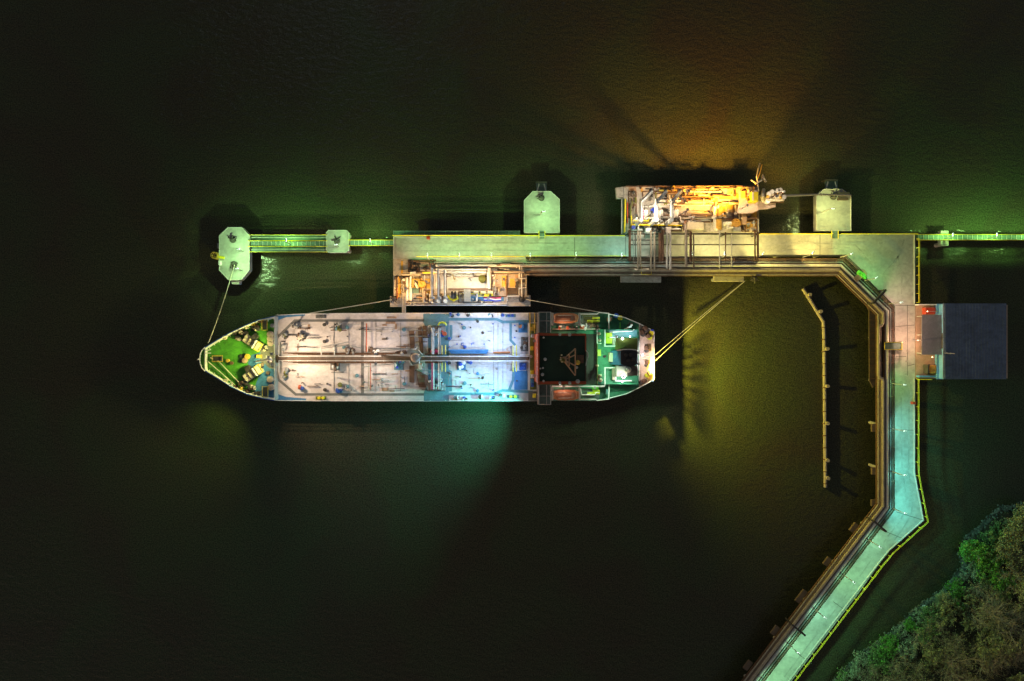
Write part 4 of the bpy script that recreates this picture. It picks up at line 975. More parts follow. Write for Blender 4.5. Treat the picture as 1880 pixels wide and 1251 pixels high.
# raised centre walkway with its pipes
cw = part('centre_walkway', MB().pb(505, 655.5, 972, 661.8, DM+1.9, DM+2.0), 'grate_brown', ship)
m = MB()
for v, r in ((656.5,.13),(658.2,.17),(660,.13),(661.2,.1)): m.pt([(512, v, DM+2.2), (970, v, DM+2.2)], r, 6)
part('walkway_pipe', m, 'pipe_brown', cw)
for v in (654.6, 662.8):
    m = MB()
    for k in (2.5, 3.0): m.pt([(512, v, DM+k), (757, v, DM+k)], .075, 5); m.pt([(776, v, DM+k), (972, v, DM+k)], .075, 5)
    i = 512
    while i < 970: m.pt([(i, v, DM+1.9), (i, v, DM+3.0)], .06, 4); m.pt([(i, v-1.1, DM+3), (i, v+1.1, DM+3)], .06, 4); i += 17.5
    part('walkway_handrail', m, 'rail_white', cw)
m = MB()
for (u, v0, v1) in ((511.5,633,654),(590,637,654),(614,637,654),(512,664,683)): m.pt([(u, v0, DM+2.1), (u, v1, DM+2.1)], .13, 6)
part('cross_pipe', m, 'insul', ship)
rl = random.Random(3)
for sgn, v0 in ((0, 650), (1, 665.5)):
    m = MB()
    for k in range(4): m.pt([(520+k*9, v0+k*.9-1.5, DM+.7), (745-k*12, v0+k*.9-1.5, DM+.7)], .12, 6)
    part('cargo_pipe', m, 'rust', ship)
    m = MB()
    for k in range(4): m.pt([(780, v0+k*.8-1.2, DM+.8), (812, v0+k*.8-1.2, DM+.8)], .12, 6)
    part('cargo_pipe', m, 'pipe_brown', ship)
m = MB()
for k in range(6): m.pt([(824+k*.8, 643+k*1.15, DM+1.0), (897-k*.6, 643+k*1.15, DM+1.0)], .17, 6)
part('blue_pipe_bundle', m, 'deck_blue', ship)
m = MB(); m.pt([(905,647.5,DM+.9),(937,647,DM+.9)], .2, 6); part('fire_hose', m, 'orange', ship)
m = MB(); m.pt([(673,594,DM+.5),(673,651,DM+.5)], .12, 6); part('cross_pipe', m, 'red_paint', ship)
m = MB(); m.pt([(677,661,DM+.5),(677,718,DM+.5)], .12, 6); part('cross_pipe', m, 'pipe_pale', ship)
m = MB(); m.pt([(680.5,664,DM+.5),(680.5,716,DM+.5)], .08, 6); part('cross_pipe', m, 'red_paint', ship)
for pl in ([(590,637.5),(614,633.5),(640,628)],[(592,640),(640,634),(664,640)],[(670,648),(720,643),(752,640)],[(690,641),(745,641)],[(664,674.5),(700,670),(735,667)]):
    part('thin_pipe', MB().pt([(*q, DM+.7) for q in pl], .09, 5), 'pipe_grey', ship)
# hatches
for (u, v, r, m) in ((595,596.5,.36,'dark_steel'),(595.4,627.6,.36,'dark_steel'),(596,716,.36,'dark_steel'),(600.5,705,.2,'dark_steel'),(637,601,.38,'deck_teal'),(631,638,.38,'deck_teal'),(655,690,.4,'deck_teal'),(637.5,710.5,.38,'deck_teal'),(624,707,.5,'olive'),
                     (741.5,605.5,.42,'deck_teal'),(742,705,.42,'deck_teal'),(852,602,.4,'deck_teal'),(853,704,.4,'deck_teal'),(853.5,637.5,.35,'hull_blue'),(877,590.5,.3,'dark_steel'),(877,686.5,.33,'deck_blue'),(877,717.5,.33,'deck_blue'),(864,601.5,.16,'dark_steel'),(864.5,707,.16,'dark_steel'),(948,608,.2,'dark_steel'),(949,699.5,.2,'dark_steel'),(550,601,.2,'dark_steel'),(537,680,.2,'dark_steel')):
    part('tank_hatch', MB().lathe((X(u, DM+.5), Y(v, DM+.5)), [(r, DM), (r, DM+.4), (r*1.15, DM+.42), (r*1.1, DM+.5), (0, DM+.56)], 12), m, ship)
# vent posts with long shadows
for (u, v, du) in ((735,618,.6),(737,693,.6),(750,602.5,.6),(751,708.7,.6),(720,609,.5),(700,704,.5),(848,596,1),(845,617.5,1),(845,692.5,1),(848,713,1),(839,632,.5),(889,632,.5),(905,595,.4),(620,694,.4),(545,595,.4),(945,598,.4),(945,620,.4),(645,717,.5),(905,717,.5),(690,600,.4),(700,615,.4)):
    part('vent_post', MB().pt([(u, v, DM), (u, v, DM+1.7)], .11*(1+du*.5), 6).pt([(u-1.2, v, DM+1.75), (u+1.4, v, DM+1.75)], .16, 6), 'steel' if u < 800 else 'hull_blue', ship)
m = MB()
for (u0, v0, u1, v1) in ((847,630,852,630),(847,630,847,634),(847,634,852,634),(866,630,871,630),(866,630,866,634)): m.pt([(u0, v0, DM+.6), (u1, v1, DM+.6)], .1, 5)
part('small_frame', m, 'hull_blue', ship)
# tan plates lying on deck
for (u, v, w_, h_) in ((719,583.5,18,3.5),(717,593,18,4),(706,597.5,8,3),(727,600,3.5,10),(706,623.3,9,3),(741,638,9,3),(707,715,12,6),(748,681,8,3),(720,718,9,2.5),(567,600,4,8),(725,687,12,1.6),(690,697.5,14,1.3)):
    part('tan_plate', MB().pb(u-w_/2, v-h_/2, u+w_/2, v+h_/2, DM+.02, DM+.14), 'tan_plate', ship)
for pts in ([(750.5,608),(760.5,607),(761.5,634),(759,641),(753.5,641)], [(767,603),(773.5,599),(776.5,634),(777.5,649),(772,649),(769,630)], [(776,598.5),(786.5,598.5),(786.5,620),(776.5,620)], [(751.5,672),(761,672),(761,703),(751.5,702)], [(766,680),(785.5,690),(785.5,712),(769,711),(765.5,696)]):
    part('brown_plate_and_shade', MB().pp(pts, DM+.04, DM+.2), 'brown_plate_and_shade', ship)  # shadows of manifold and mast, painted as thin brown sheets
# bollards
def bollards(u, v, z, m='steel', pl='olive', gap=7, along_u=True, r=.32):
    w_, h_ = (gap*1.35, 3.2) if along_u else (3.2, gap*1.35)
    b = part('bollard_base', MB().pb(u-w_, v-h_, u+w_, v+h_, z+.02, z+.14), pl, ship)
    for s in (-.5, .5):
        du, dv = (gap*s, 0) if along_u else (0, gap*s)
        part('bollard', MB().lathe((X(u+du, z+.9), Y(v+dv, z+.9)), [(r, z+.15), (r*.85, z+.7), (r*1.15, z+.75), (r*1.1, z+.92), (0, z+.95)], 10), m, b)
bollards(589, 731, DM, 'yellow'); bollards(589, 581.5, DM, 'deck_strip', 'deck_strip'); bollards(942, 728.5, DM, 'yellow', 'deck_teal', 8); bollards(937.5, 579.5, DM, 'hull_blue', 'deck_teal', 7)
# manifolds amidships
for sg in (1, -1):
    cy = 658.5
    f = lambda v: cy + sg*(v - cy)
    mf = part('manifold_tray', MB().pb(785, min(f(600), f(612)), 818, max(f(600), f(612)), DM+.9, DM+1.1), 'steel', ship)
    for i, (u, m) in enumerate(((793.4,'magenta' if sg < 0 else 'insul'),(796,'insul'),(805.4,'insul'),(808,'pipe_grey'))):
        part('manifold_pipe', MB().pt([(u, f(650), DM+.8), (u, f(650), DM+2.1), (u, f(614), DM+2.1), (u, f(600), DM+1.9)], .17, 7), m, ship)
        part('flange', MB().pt([(u, f(602), DM+1.9), (u, f(600), DM+1.9)], .32, 9), 'dark_steel', mf)
    for i in range(12):
        u, v = 786+rl.random()*28, f(600+rl.random()*20)
        part('manifold_valve', MB().lathe((X(u, DM+1.6), Y(v, DM+1.6)), [(.15, DM+.1), (.15, DM+1.0), (.35, DM+1.1), (.3, DM+1.4), (0, DM+1.6)], 8), rl.choice(['dark_steel','steel','hull_blue','white','red_bright']), mf)
    m = MB()
    for u in (784, 789): m.pt([(u, f(599), DM+1.8), (u, f(618), DM+1.8)], .07, 5)
    m.pt([(784, f(599), DM+1.8), (817, f(599), DM+1.8)], .07, 5)
    part('manifold_rail', m, 'dark_steel', ship)
    yr = MB()
    for u in (811.5, 818): yr.pt([(u, f(634), DM+2.6), (u, f(651), DM+2.6)], .09, 5)
    part('yellow_rail', yr, 'yellow', ship)
    yr = MB()
    for u in (942, 948): yr.pt([(u, f(634), DM+2.6), (u, f(655), DM+2.6)], .11, 5)
    part('yellow_rail', yr, 'yellow', ship)
    part('steps', MB().pb(812, min(f(634), f(652)), 817.6, max(f(634), f(652)), DM+1.2, DM+1.3), 'grate', ship)
    lt = MB()
    for k in range(6): lt.pb(935.5+k*.5, min(f(636+k*2.2), f(637+k*2.2)), 940.5, max(f(636+k*2.2), f(637+k*2.2)), DM+.4+k*.2, DM+.5+k*.2)
    part('steps', lt, 'dark_steel', ship)
    wf = MB()
    if sg > 0: wf.pt([(971.5,593.6,DM+2.3),(971.5,652,DM+2.3),(955,652,DM+2.3)], .12, 6)
    else: wf.pt([(971.5,661,DM+2.3),(971.5,716.5,DM+2.3),(985,716.5,DM+2.3)], .12, 6)
    part('white_handrail', wf, 'rail_white', ship)
part('hose_hook', MB().pt([(804.6,597,DM+2.4),(807,593,DM+2.6),(812,592,DM+2.6),(817,593.5,DM+2.6),(819.5,597.5,DM+2.4)], .2, 6), 'yellow_green', ship)
part('valve_box', MB().pb(808, 613.5, 815.5, 619, DM+.2, DM+1.2, .08), 'hull_blue', ship)
part('red_drum', MB().pc(816, 613, .5, DM+.2, DM+1.3, 10), 'red_paint', ship)
part('blue_box', MB().pb(822, 619.5, 827, 624, DM+.1, DM+.9, .06), 'hull_blue', ship)
# hose crane amidships
cr = part('crane_pedestal', MB().pc(761.5, 657.5, .75, DM, DM+4.5, 12), 'lime', ship)
part('crane_head', MB().lathe((X(762.5, DM+5), Y(657, DM+5)), [(1.0, DM+4.51), (1.1, DM+4.9), (.7, DM+5.3), (0, DM+5.4)], 12), 'pink_deck', cr)
m = MB()
for q in ([(755,641),(763,641),(765.5,638)], [(768,643),(776,652)], [(751,664),(757,671)], [(770,650),(770,668)]): m.pt([(*p, DM+4.2) for p in q], .12, 6)
part('crane_rail', m, 'rail_white', cr)
part('crane_platform', MB().pp([(754,649),(770,649),(772,658),(770,668),(757,670),(753,662)], DM+3.6, DM+3.75), 'deck_strip', cr)
part('crane_boom', MB().pt([(762,657,DM+4.6),(700,653.5,DM+4.2)], .22, 6), 'pipe_brown', cr)
part('deck_locker', MB().pb(768, 668, 775, 679, DM, DM+1.6, .08), 'cream', ship)
# machinery along the centre line
def machine(name, u, v, w_, h_, z, seed, mats, n=8, base='steel'):
    q = random.Random(seed)
    b = part(name, MB().pb(u-w_/2, v-h_/2, u+w_/2, v+h_/2, z+.02, z+.25), base, ship)
    for i in range(n):
        a, c = u + q.uniform(-.42, .42)*w_, v + q.uniform(-.42, .42)*h_
        k = q.random(); mm = q.choice(mats)
        if k < .45: part('drum', MB().pt([(a-1.8*q.random()-.6, c, z+.8), (a+1.8*q.random()+.6, c+q.uniform(-1,1), z+.8)], .25+.3*q.random(), 9), mm, b)
        elif k < .8: part('valve', MB().lathe((X(a, z+1), Y(c, z+1)), [(.3, z+.26), (.25, z+.7), (.45, z+.85), (.4, z+1.1), (0, z+1.2)], 9), mm, b)
        else: part('casing', MB().pb(a-1.8, c-1.4, a+1.8, c+1.4, z+.26, z+1.2, .08), mm, b)
DK = ['dark_steel','rust','steel','pipe_brown']; BLM = ['hull_blue','dark_steel','deck_teal','blue_bright','white']
machine('cargo_pump', 643, 645, 18, 9, DM, 1, DK, 9, 'rust'); machine('cargo_pump', 686, 645, 20, 9, DM, 2, DK + ['white'], 9, 'rust'); machine('cargo_pump', 615, 673, 17, 13, DM, 3, DK + ['white'], 6, 'deck_strip')
machine('cargo_pump', 732, 671, 17, 17, DM, 4, BLM, 8, 'deck_teal'); machine('cargo_pump', 736, 648, 22, 4, DM, 5, DK + ['insul'], 6, 'rust'); machine('cargo_pump', 797, 645, 22, 8, DM, 6, ['rust','magenta','dark_steel'], 9, 'pipe_brown')
machine('cargo_pump', 847, 672, 16, 16, DM, 7, BLM + ['magenta'], 9, 'deck_blue'); machine('cargo_pump', 823, 666, 8, 6, DM, 8, ['hull_blue','dark_steel'], 5, 'hull_blue'); machine('cargo_pump', 861, 665.5, 9, 5, DM, 9, ['hull_blue','white'], 4, 'deck_teal')
machine('cargo_pump', 960, 673, 13, 14, DM, 10, ['hull_blue','steel'], 4, 'hull_blue'); machine('valve_station', 963, 632, 13, 26, DM, 11, ['grate_brown','rust','steel','insul'], 12, 'deck_strip'); machine('hose_station', 957, 598, 9, 14, DM, 12, ['orange','tan_plate','deck_blue'], 5, 'deck_blue')
machine('valve_station', 522, 617, 8, 8, DM, 13, ['steel','dark_steel','olive'], 7, 'deck_strip'); machine('valve_station', 523, 640, 8, 14, DM, 14, ['pipe_grey','galv','insul'], 7, 'deck_pale'); machine('valve_station', 523, 686, 8, 18, DM, 15, ['pipe_grey','olive','steel'], 8, 'deck_pale')
machine('valve_station', 622, 600, 11, 15, DM, 16, ['deck_teal','olive','steel'], 6, 'deck_strip'); machine('hose_station', 553, 619, 13, 10, DM, 17, ['dark_steel','steel','cream','rust'], 9, 'cream'); machine('hose_station', 622, 718, 12, 7, DM, 18, ['hull_blue','steel'], 4, 'deck_blue')
machine('hose_station', 553, 712, 8, 6, DM, 19, ['steel','red_paint','hull_blue'], 4, 'deck_pale'); machine('winch', 540, 600, 12, 5, DM, 20, ['steel','pipe_brown'], 4, 'deck_pale')
for (u, v, sd) in ((828,578.5,21),(838,578.5,22),(862,578,23),(902,579,24),(920,579,25),(838,731,26),(855,732,27),(884,730,28),(904,730,29),(922,727,30)): machine('rail_fitting', u, v, 8, 3.2, DM, sd, ['magenta' if sd in (21,) else 'white','dark_steel','hull_blue','deck_teal'], 4, 'deck_pale')
sh = random.Random(5)
m = MB()
for a in range(9):
    an = a*.7; m.pt([(553+math.cos(an)*3.5, 619+math.sin(an)*3.5, DM+.9), (553+math.cos(an+.5)*9, 619+math.sin(an+.5)*8, DM+.15)], .12, 5)
part('hose_coil', m, 'dark_steel', ship)
part('flag_marker', MB().pb(826, 576.4, 830, 579.5, DM+1.1, DM+1.15), 'red_bright', ship)

# forecastle gear ---------------------------------------------------
def windlass(u, v, ang, label=None):
    t = part('windlass', MB().pp([(u+math.cos(ang)*a-math.sin(ang)*b, v+math.sin(ang)*a+math.cos(ang)*b) for a, b in ((-19,-8),(17,-8),(17,8),(-19,8))], DF+.02, DF+.3), 'dark_steel', ship)
    def q(a, b): return (u+math.cos(ang)*a-math.sin(ang)*b, v+math.sin(ang)*a+math.cos(ang)*b)
    for i, b in enumerate((-6.5, -3.6, -.8, 2.2, 5.2)):
        a0, a1 = (-15 if i % 2 else -11), 8
        part('rope_drum' if i % 2 else 'shaft', MB().pt([(*q(a0, b), DF+1.1), (*q(a1, b), DF+1.1)], .62 if i in (1, 3) else .3, 10), 'cream' if i in (3, 1) else ('rust' if i else 'steel'), t)
    for a in (-8, -1, 6):
        part('side_plate', MB().pp([q(a, -7), q(a+1, -7), q(a+1, 7), q(a, 7)], DF+.3, DF+1.9), 'cream' if a > 0 else 'dark_steel', t)
    part('gear_case', MB().pp([q(9.5, -7.5), q(18, -7.5), q(18, 7.5), q(9.5, 7.5)], DF+.31, DF+1.8), 'cream', t)
    fr = MB()
    for b in (-8, 8): fr.pt([(*q(9, b), DF+2), (*q(19, b), DF+2)], .1, 5)
    fr.pt([(*q(19, -8), DF+2), (*q(19, 8), DF+2)], .1, 5)
    part('guard_rail', fr, 'yellow', t)
    for b in (-5, 0, 5): part('brake_wheel', MB().pt([(*q(5.5, b), DF+1.9), (*q(7, b), DF+1.9)], .5, 10), 'white', t)
    part('motor', MB().pt([(*q(-4, -11), DF+1), (*q(4, -10), DF+1)], .95, 10), 'dark_steel', t)
windlass(462, 629, math.radians(33))
windlass(463, 687, math.radians(-36))
for (u, v, r, m, h) in ((453.5,655,.62,'yellow_worn',1.1),(448.5,662.5,.6,'tan_plate',1.1),(417.5,662.5,.42,'yellow_worn',.8),(424.5,667,.42,'rust',.7)):
    part('ventilator', MB().lathe((X(u, DF+h), Y(v, DF+h)), [(r*.7, DF), (r*.7, DF+h*.6), (r, DF+h*.65), (r, DF+h*.9), (0, DF+h)], 12), m, ship)
part('locker', MB().pb(470, 651.5, 479, 658, DF+.03, DF+.9, .08), 'yellow_worn', ship)
part('locker', MB().pb(440, 651, 448, 658, DF+.03, DF+.4, .05), 'dark_steel', ship)
part('locker', MB().pb(440, 659.5, 446, 666, DF+.03, DF+.4, .05), 'dark_steel', ship)
for (u, v) in ((495,614),(495,622),(495.5,630),(495,697),(496.5,711.5)):
    part('rope_reel', MB().lathe((X(u, DF+1), Y(v, DF+1)), [(.3, DF), (.72, DF+.2), (.72, DF+.8), (.35, DF+.85), (.3, DF+1), (0, DF+1)], 12), 'pink_deck', ship)
part('ventilator', MB().pc(499, 598, .45, DF, DF+1, 10), 'steel', ship); part('ventilator', MB().pc(491, 685, .4, DF, DF+.8, 10), 'pipe_brown', ship)
for (u0, v0, u1, v1) in ((480.5,588,490.5,606.5),(481.5,710,492,729),(389.5,653.5,408.5,664)):
    hb = part('store_hatch', MB().pb(u0+1.5, v0+1.5, u1-1.5, v1-1.5, DF+.03, DF+.7, .08), 'dark_steel', ship)
    f = MB().pt([(u0,v0,DF+1),(u1,v0,DF+1),(u1,v1,DF+1),(u0,v1,DF+1),(u0,v0,DF+1)], .09, 5); part('guard_rail', f, 'yellow_worn', hb)
for (u, v, w_, h_, s_) in ((446,611,16,7,61),(468,604,16,8,62),(447,703,15,6,63),(462,712,14,7,64),(478,672,10,8,65),(486,640,8,6,66),(436,621,9,5,67)): machine('deck_machinery', u, v, w_, h_, DF, s_, ['rust','dark_steel','pipe_brown','cream','dark_steel'], 9, 'dark_steel')
part('foremast', MB().pt([(497,661,DF),(496,660.5,DF+5),(494.5,660,DF+8.5)], [.4,.3,.22], 9), 'white', ship)
part('mast_arm', MB().pt([(470,664,DF+1.0),(494,659.5,DF+7.5)], .24, 7), 'rail_white', ship)
part('mast_platform', MB().pp([(488,653),(498,656),(499,665),(490,666)], DF+5.6, DF+5.75), 'white', ship)
for pl in ([(381,663),(430,706)], [(386,657),(401,663),(448,712)]): part('forecastle_rope', MB().pt([(*p, DF+.5) for p in pl], .12, 5), 'rope', ship)
part('ladder', MB().pt([(376,645,DF+1.2),(387,642,DF+1.2)], .12, 5).pt([(376,649,DF+1.2),(387,648.5,DF+1.2)], .12, 5), 'rail_white', ship)
for (u, v, a) in ((430,612.5,-.5),(452,601,-.45),(465,595.5,-.4),(431,711,.5),(453,719,.45),(466,724,.4),(411,620,-.55),(413,700,.55),(441,607,-.5),(442,714,.5)):
    part('fairlead', MB().lathe((X(u, DF+.8), Y(v, DF+.8)), [(.5, DF), (.35, DF+.35), (.5, DF+.7), (0, DF+.8)], 9), rl.choice(['cream','dark_steel','yellow_worn','rust']), ship)
bollards(478, 590, DF, 'rust', 'dark_steel', 5); bollards(471, 722, DF, 'dark_steel', 'dark_steel', 5)

# thin runs of pipe and small fittings all over the cargo deck
for i in range(70):
    u = rl.uniform(515, 900); v = rl.choice([rl.uniform(594, 640), rl.uniform(676, 718)]); L = rl.uniform(6, 34)
    if rl.random() < .72: pts = [(u, v, DM+.3), (u, v, DM+.5), (u+L, v+rl.uniform(-.6, .6), DM+.5), (u+L, v, DM+.1)]
    else: pts = [(u, v, DM+.3), (u, v, DM+.5), (u+rl.uniform(-.5, .5), v+L*.45, DM+.5)]
    part('deck_line', MB().pt(pts, rl.uniform(.04, .09), 5), rl.choice(['rust','pipe_grey','steel','deck_strip','tan_plate','dark_steel']), ship)
for i in range(22):
    u = rl.uniform(515, 930); v = rl.choice([rl.uniform(594, 640), rl.uniform(676, 718)]); r_ = rl.uniform(.10, .24); h_ = rl.uniform(.3, 1.5)
    part('deck_fitting', MB().lathe((X(u, DM+h_), Y(v, DM+h_)), [(r_, DM), (r_*.8, DM+h_*.7), (r_*1.2, DM+h_*.8), (0, DM+h_)], 8), rl.choice(['rust','dark_steel','steel','deck_strip','hull_blue']), ship)
# accommodation ------------------------------------------------------
ZA = 20.0
acc = part('accommodation_block', MB().rings([[P(983.5,613,ZA).xy.to_tuple()+(DM,), (X(1076,ZA),Y(613,ZA),DM), (X(1076,ZA),Y(706,ZA),DM), (X(983.5,ZA),Y(706,ZA),DM)], [(X(990,ZA),Y(613,ZA),ZA), (X(1076,ZA),Y(613,ZA),ZA), (X(1076,ZA),Y(706,ZA),ZA), (X(990,ZA),Y(706,ZA),ZA)]]), 'red_paint', ship)
part('bridge_roof', MB().pb(989.5, 615.5, 1074, 702.5, ZA+.003, ZA+.12), 'roof_green', acc)
m = MB()
m.pp([(989,611.5),(1075.5,616.4),(1075.5,615),(1012,611.3)], ZA+.13, ZA+1.0)
m.pp([(989,611.2),(1012,611.6),(1040,613.5),(1075.5,615),(1075.5,616.6),(1040,616.3),(989,616.6)], ZA+.125, ZA+.3)
part('roof_edge', MB().pp([(989,611.2),(1030,613.5),(1075.5,615),(1075.5,616.6),(989,616.4)], ZA+.125, ZA+.35), 'red_paint', acc)
part('roof_edge', MB().pp([(989,706.5),(1030,704),(1075.5,701.6),(1075.5,700.6),(989,700.8)], ZA+.125, ZA+.35), 'red_paint', acc)
part('roof_edge', MB().pb(1074.2, 616.7, 1076.2, 645, ZA+.125, ZA+.35), 'red_paint', acc)
part('roof_edge', MB().pb(1074.2, 645.2, 1076.2, 700.4, ZA+.125, ZA+.35), 'grate_brown', acc)
part('front_bulwark', MB().pb(987.6, 611, 990.3, 706.8, ZA-.4, ZA+1.0), 'red_paint', acc)
m = MB()
for v in range(618, 702, 7): m.add([P(985.6, v, ZA-2.3), P(985.6, v+5, ZA-2.3), P(986.6, v+5, ZA-1.2), P(986.6, v, ZA-1.2)], [(0,1,2,3)])
part('bridge_window', m, 'dark_steel', acc)
ms = part('radar_mast', MB().pt([(1033,661,ZA+.1),(1036,661,ZA+6)], [.6,.35], 8), 'olive', acc)
m = MB()
for a, b in (((1034,661),(1056,640.5)),((1034,661),(1056,689.5)),((1056.3,640.5),(1056.3,689.5)),((1036,661),(1056,652)),((1036,661),(1056,672)),((1045,651),(1045,672))): m.pt([(*a, ZA+5), (*b, ZA+3.5)], .16, 6)
part('mast_frame', m, 'tan_plate', ms)
part('radar_scanner', MB().pt([(1037,655,ZA+6.4),(1041,668,ZA+6.4)], .2, 6), 'tan_plate', ms)
for i in range(7): u, v = 1028+rl.random()*14, 652+rl.random()*16; part('antenna', MB().pt([(u, v, ZA+4), (u+1, v, ZA+7)], .14, 6), 'cream' if i % 2 else 'tan_plate', ms)
part('funnel_deck_grille', MB().pb(1060, 652, 1072, 667, ZA+.14, ZA+.6, .05), 'rust', acc)
part('compass', MB().lathe((X(1061, ZA+1.2), Y(666, ZA+1.2)), [(.3, ZA+.13), (.35, ZA+.8), (.55, ZA+.9), (0, ZA+1.3)], 10), 'yellow_worn', acc)
for (u, v, r) in ((1001,660,.35),(996,688,.35),(997,676,.22),(992,677,.2),(998,620,.2),(998,700,.25),(1059,675,.3),(1061,700.5,.45),(1028,614.5,.3),(1046,614.8,.35),(1028,703.5,.3),(1046,703.5,.35)):
    part('roof_fitting', MB().lathe((X(u, ZA+.8), Y(v, ZA+.8)), [(r, ZA+.36), (r, ZA+.8), (0, ZA+.95)], 9), 'galv', acc)
m = MB().pt([(1076,643,ZA+.8),(1079,648,ZA+.8),(1079.5,655,ZA+.8),(1077,664,ZA+.8),(1075.5,672,ZA+.8)], .12, 6); part('curved_rail', m, 'galv', acc)
# bridge wings
for sg in (1, -1):
    f = lambda v: 658.5 + sg*(v - 658.5)
    v0, v1 = (573.5, 611) if sg > 0 else (743, 707)
    w_ = part('bridge_wing', MB().pb(989.5, v0, 1011, v1, ZA-3.2, ZA-2.9), 'grate', ship)
    m = MB()
    for k in (-2.1, -1.7): m.pt([(989.5, v1, ZA+k), (989.5, v0, ZA+k), (1011, v0, ZA+k), (1011, v1, ZA+k)], .09, 5)
    m.pt([(1003.5, v0, ZA-2.6), (1003.5, v1, ZA-2.6)], .07, 5)
    m.pt([(989.5, v0+(v1-v0)*.43, ZA-2.6), (1011, v0+(v1-v0)*.43, ZA-2.6)], .07, 5)
    part('wing_rail', m, 'galv', w_)
    part('wing_pillar', MB().pc(1000, v0+(3 if sg > 0 else -3), .2, DM, ZA-3.2, 7), 'white', w_)
    part('side_post', MB().pb(986.8, min(v0+2, v1), 988.9, max(v0, v1), ZA-3.1, ZA-2.2), 'pink_deck', w_)
# front deck area between cargo deck and bridge
part('front_deck', MB().pb(973, 594, 984, 716, DM+1.2, DM+1.4), 'olive', ship)
for (u, v, m) in ((976.5,640,'yellow'),(977,684,'yellow'),(977.5,691,'white'),(977,604,'yellow_worn'),(978,617,'galv'),(977,700,'deck_blue'),(977.5,707,'hull_blue'),(981,727,'yellow'),(981,600,'yellow_worn')):
    part('fire_locker', MB().pb(u-3, v-3.6, u+3, v+3.6, DM+1.41, DM+2.5, .1), m, ship)
m = MB()
for u in (973, 981.5): m.pt([(u, 574.5, DM+2.5), (u, 612, DM+2.5)], .12, 5)
part('front_ladder', m, 'yellow_worn', ship)
part('deck_corner', MB().pb(970, 719, 989, 736, DM+1.0, DM+1.15), 'deck_strip', ship)
part('deck_corner', MB().pb(970, 575.5, 989, 592, DM+1.0, DM+1.15), 'deck_strip', ship)
# boat decks
ZB = 12.0
part('boat_deck', MB().pb(1011, 598, 1098, 613.5, ZB-.2, ZB), 'deck_green2', ship)
part('boat_deck', MB().pb(1011, 706.5, 1098, 714, ZB-.2, ZB), 'deck_green2', ship)
part('boat_deck', MB().pb(1011, 574.5, 1100, 597.8, ZB-2.5, ZB-2.3), 'grate', ship)
part('boat_deck', MB().pb(1011, 714.2, 1100, 736, ZB-2.5, ZB-2.3), 'grate', ship)
m = MB().pt([(1014,604.6,ZB+1),(1102,604.6,ZB+1)], .12, 5); part('boat_deck_rail', m, 'pink_deck', ship)
m = MB().pt([(1013,718,ZB+1),(1013,709.6,ZB+1),(1070,709.6,ZB+1),(1110,709.6,ZB+1),(1110,707,ZB+1)], .13, 5); part('boat_deck_rail', m, 'rail_white', ship)
m = MB().pt([(1066,714,ZB+.5),(1068,725,ZB+.5),(1092,725,ZB+.5),(1094,721,ZB+.5),(1100,721,ZB+.5)], .12, 5); part('boat_deck_rail', m, 'rail_white', ship)
m = MB().pt([(1066,577,ZB-1),(1096,577,ZB-1),(1100,574,ZB-1),(1117.5,575.5,ZB-1),(1118,608,ZB-1)], .12, 5); part('boat_deck_rail', m, 'rail_white', ship)
m = MB().pt([(1066,733.5,ZB-1),(1094,733.5,ZB-1),(1096,735.5,ZB-1),(1117.5,733,ZB-1),(1118.5,700,ZB-1)], .12, 5); part('boat_deck_rail', m, 'rail_white', ship)
machine('liferaft_station', 1072, 600, 12, 7, ZB, 31, ['white','red_paint','dark_steel','insul'], 7, 'white'); machine('stores', 1090, 599, 26, 5, ZB, 32, ['rust','brown_plate_and_shade','steel'], 5, 'deck_green2')
part('brown_box', MB().pb(1076, 597, 1086.5, 603, ZB, ZB+.9, .08), 'brown_plate_and_shade', ship)
machine('liferaft_station', 1043, 601, 40, 3.5, ZB, 33, ['white','red_paint','dark_steel','dark_steel'], 9, 'deck_green2')
m = MB()
for k in range(6): m.pt([(1068+k*2, 579+k*3.4, ZB-1.5), (1098, 580+k*3.3, ZB-1.5)], .1, 5)
part('davit_wire', m, 'olive', ship)
for (v0, v1) in ((584, 590), (718, 722)):
    m = MB(); m.pt([(1088,v0,ZB-1),(1101,v0,ZB-1)], .25, 6); m.pt([(1078,v1,ZB-1),(1101,v1,ZB-1)], .3, 6); part('gangway_beam', m, 'yellow_green', ship)
part('lime_tarpaulin', MB().pb(1087.5, 709.8, 1099.5, 715.5, ZB-.2, ZB+.5, .15), 'lime', ship)
# dark well behind the bridge
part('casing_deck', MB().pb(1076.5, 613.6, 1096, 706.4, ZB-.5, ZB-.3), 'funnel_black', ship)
# aft house
ZH = 13.0
ah = part('aft_house', MB().pb(1096.2, 605, 1172, 706, DA, ZH), 'deck_green2', ship)
part('house_walkway', MB().pb(1119, 606.5, 1170, 618.5, ZH+.004, ZH+.08), 'deck_teal', ah)
m = MB().pt([(1096.5,604.6,ZH+1),(1096.5,631,ZH+1),(1104,631,ZH+1)], .1, 5); part('house_rail', m, 'rail_white', ah)
m = MB().pt([(1110.5,605.5,ZH+1),(1110.5,636,ZH+1),(1130.5,636,ZH+1),(1130.5,620,ZH+1),(1119,620,ZH+1)], .16, 5); part('house_rail', m, 'rail_white', ah)
m = MB().pt([(1110.5,707,ZH+1),(1110.5,675.5,ZH+1),(1130.5,675.5,ZH+1),(1130.5,699.5,ZH+1),(1160,699.5,ZH+1)], .14, 5); part('house_rail', m, 'rail_white', ah)
m = MB().pt([(1119,610,ZH+1),(1162,608,ZH+1),(1164,604.5,ZH+1)], .12, 5); part('house_rail', m, 'rail_white', ah)
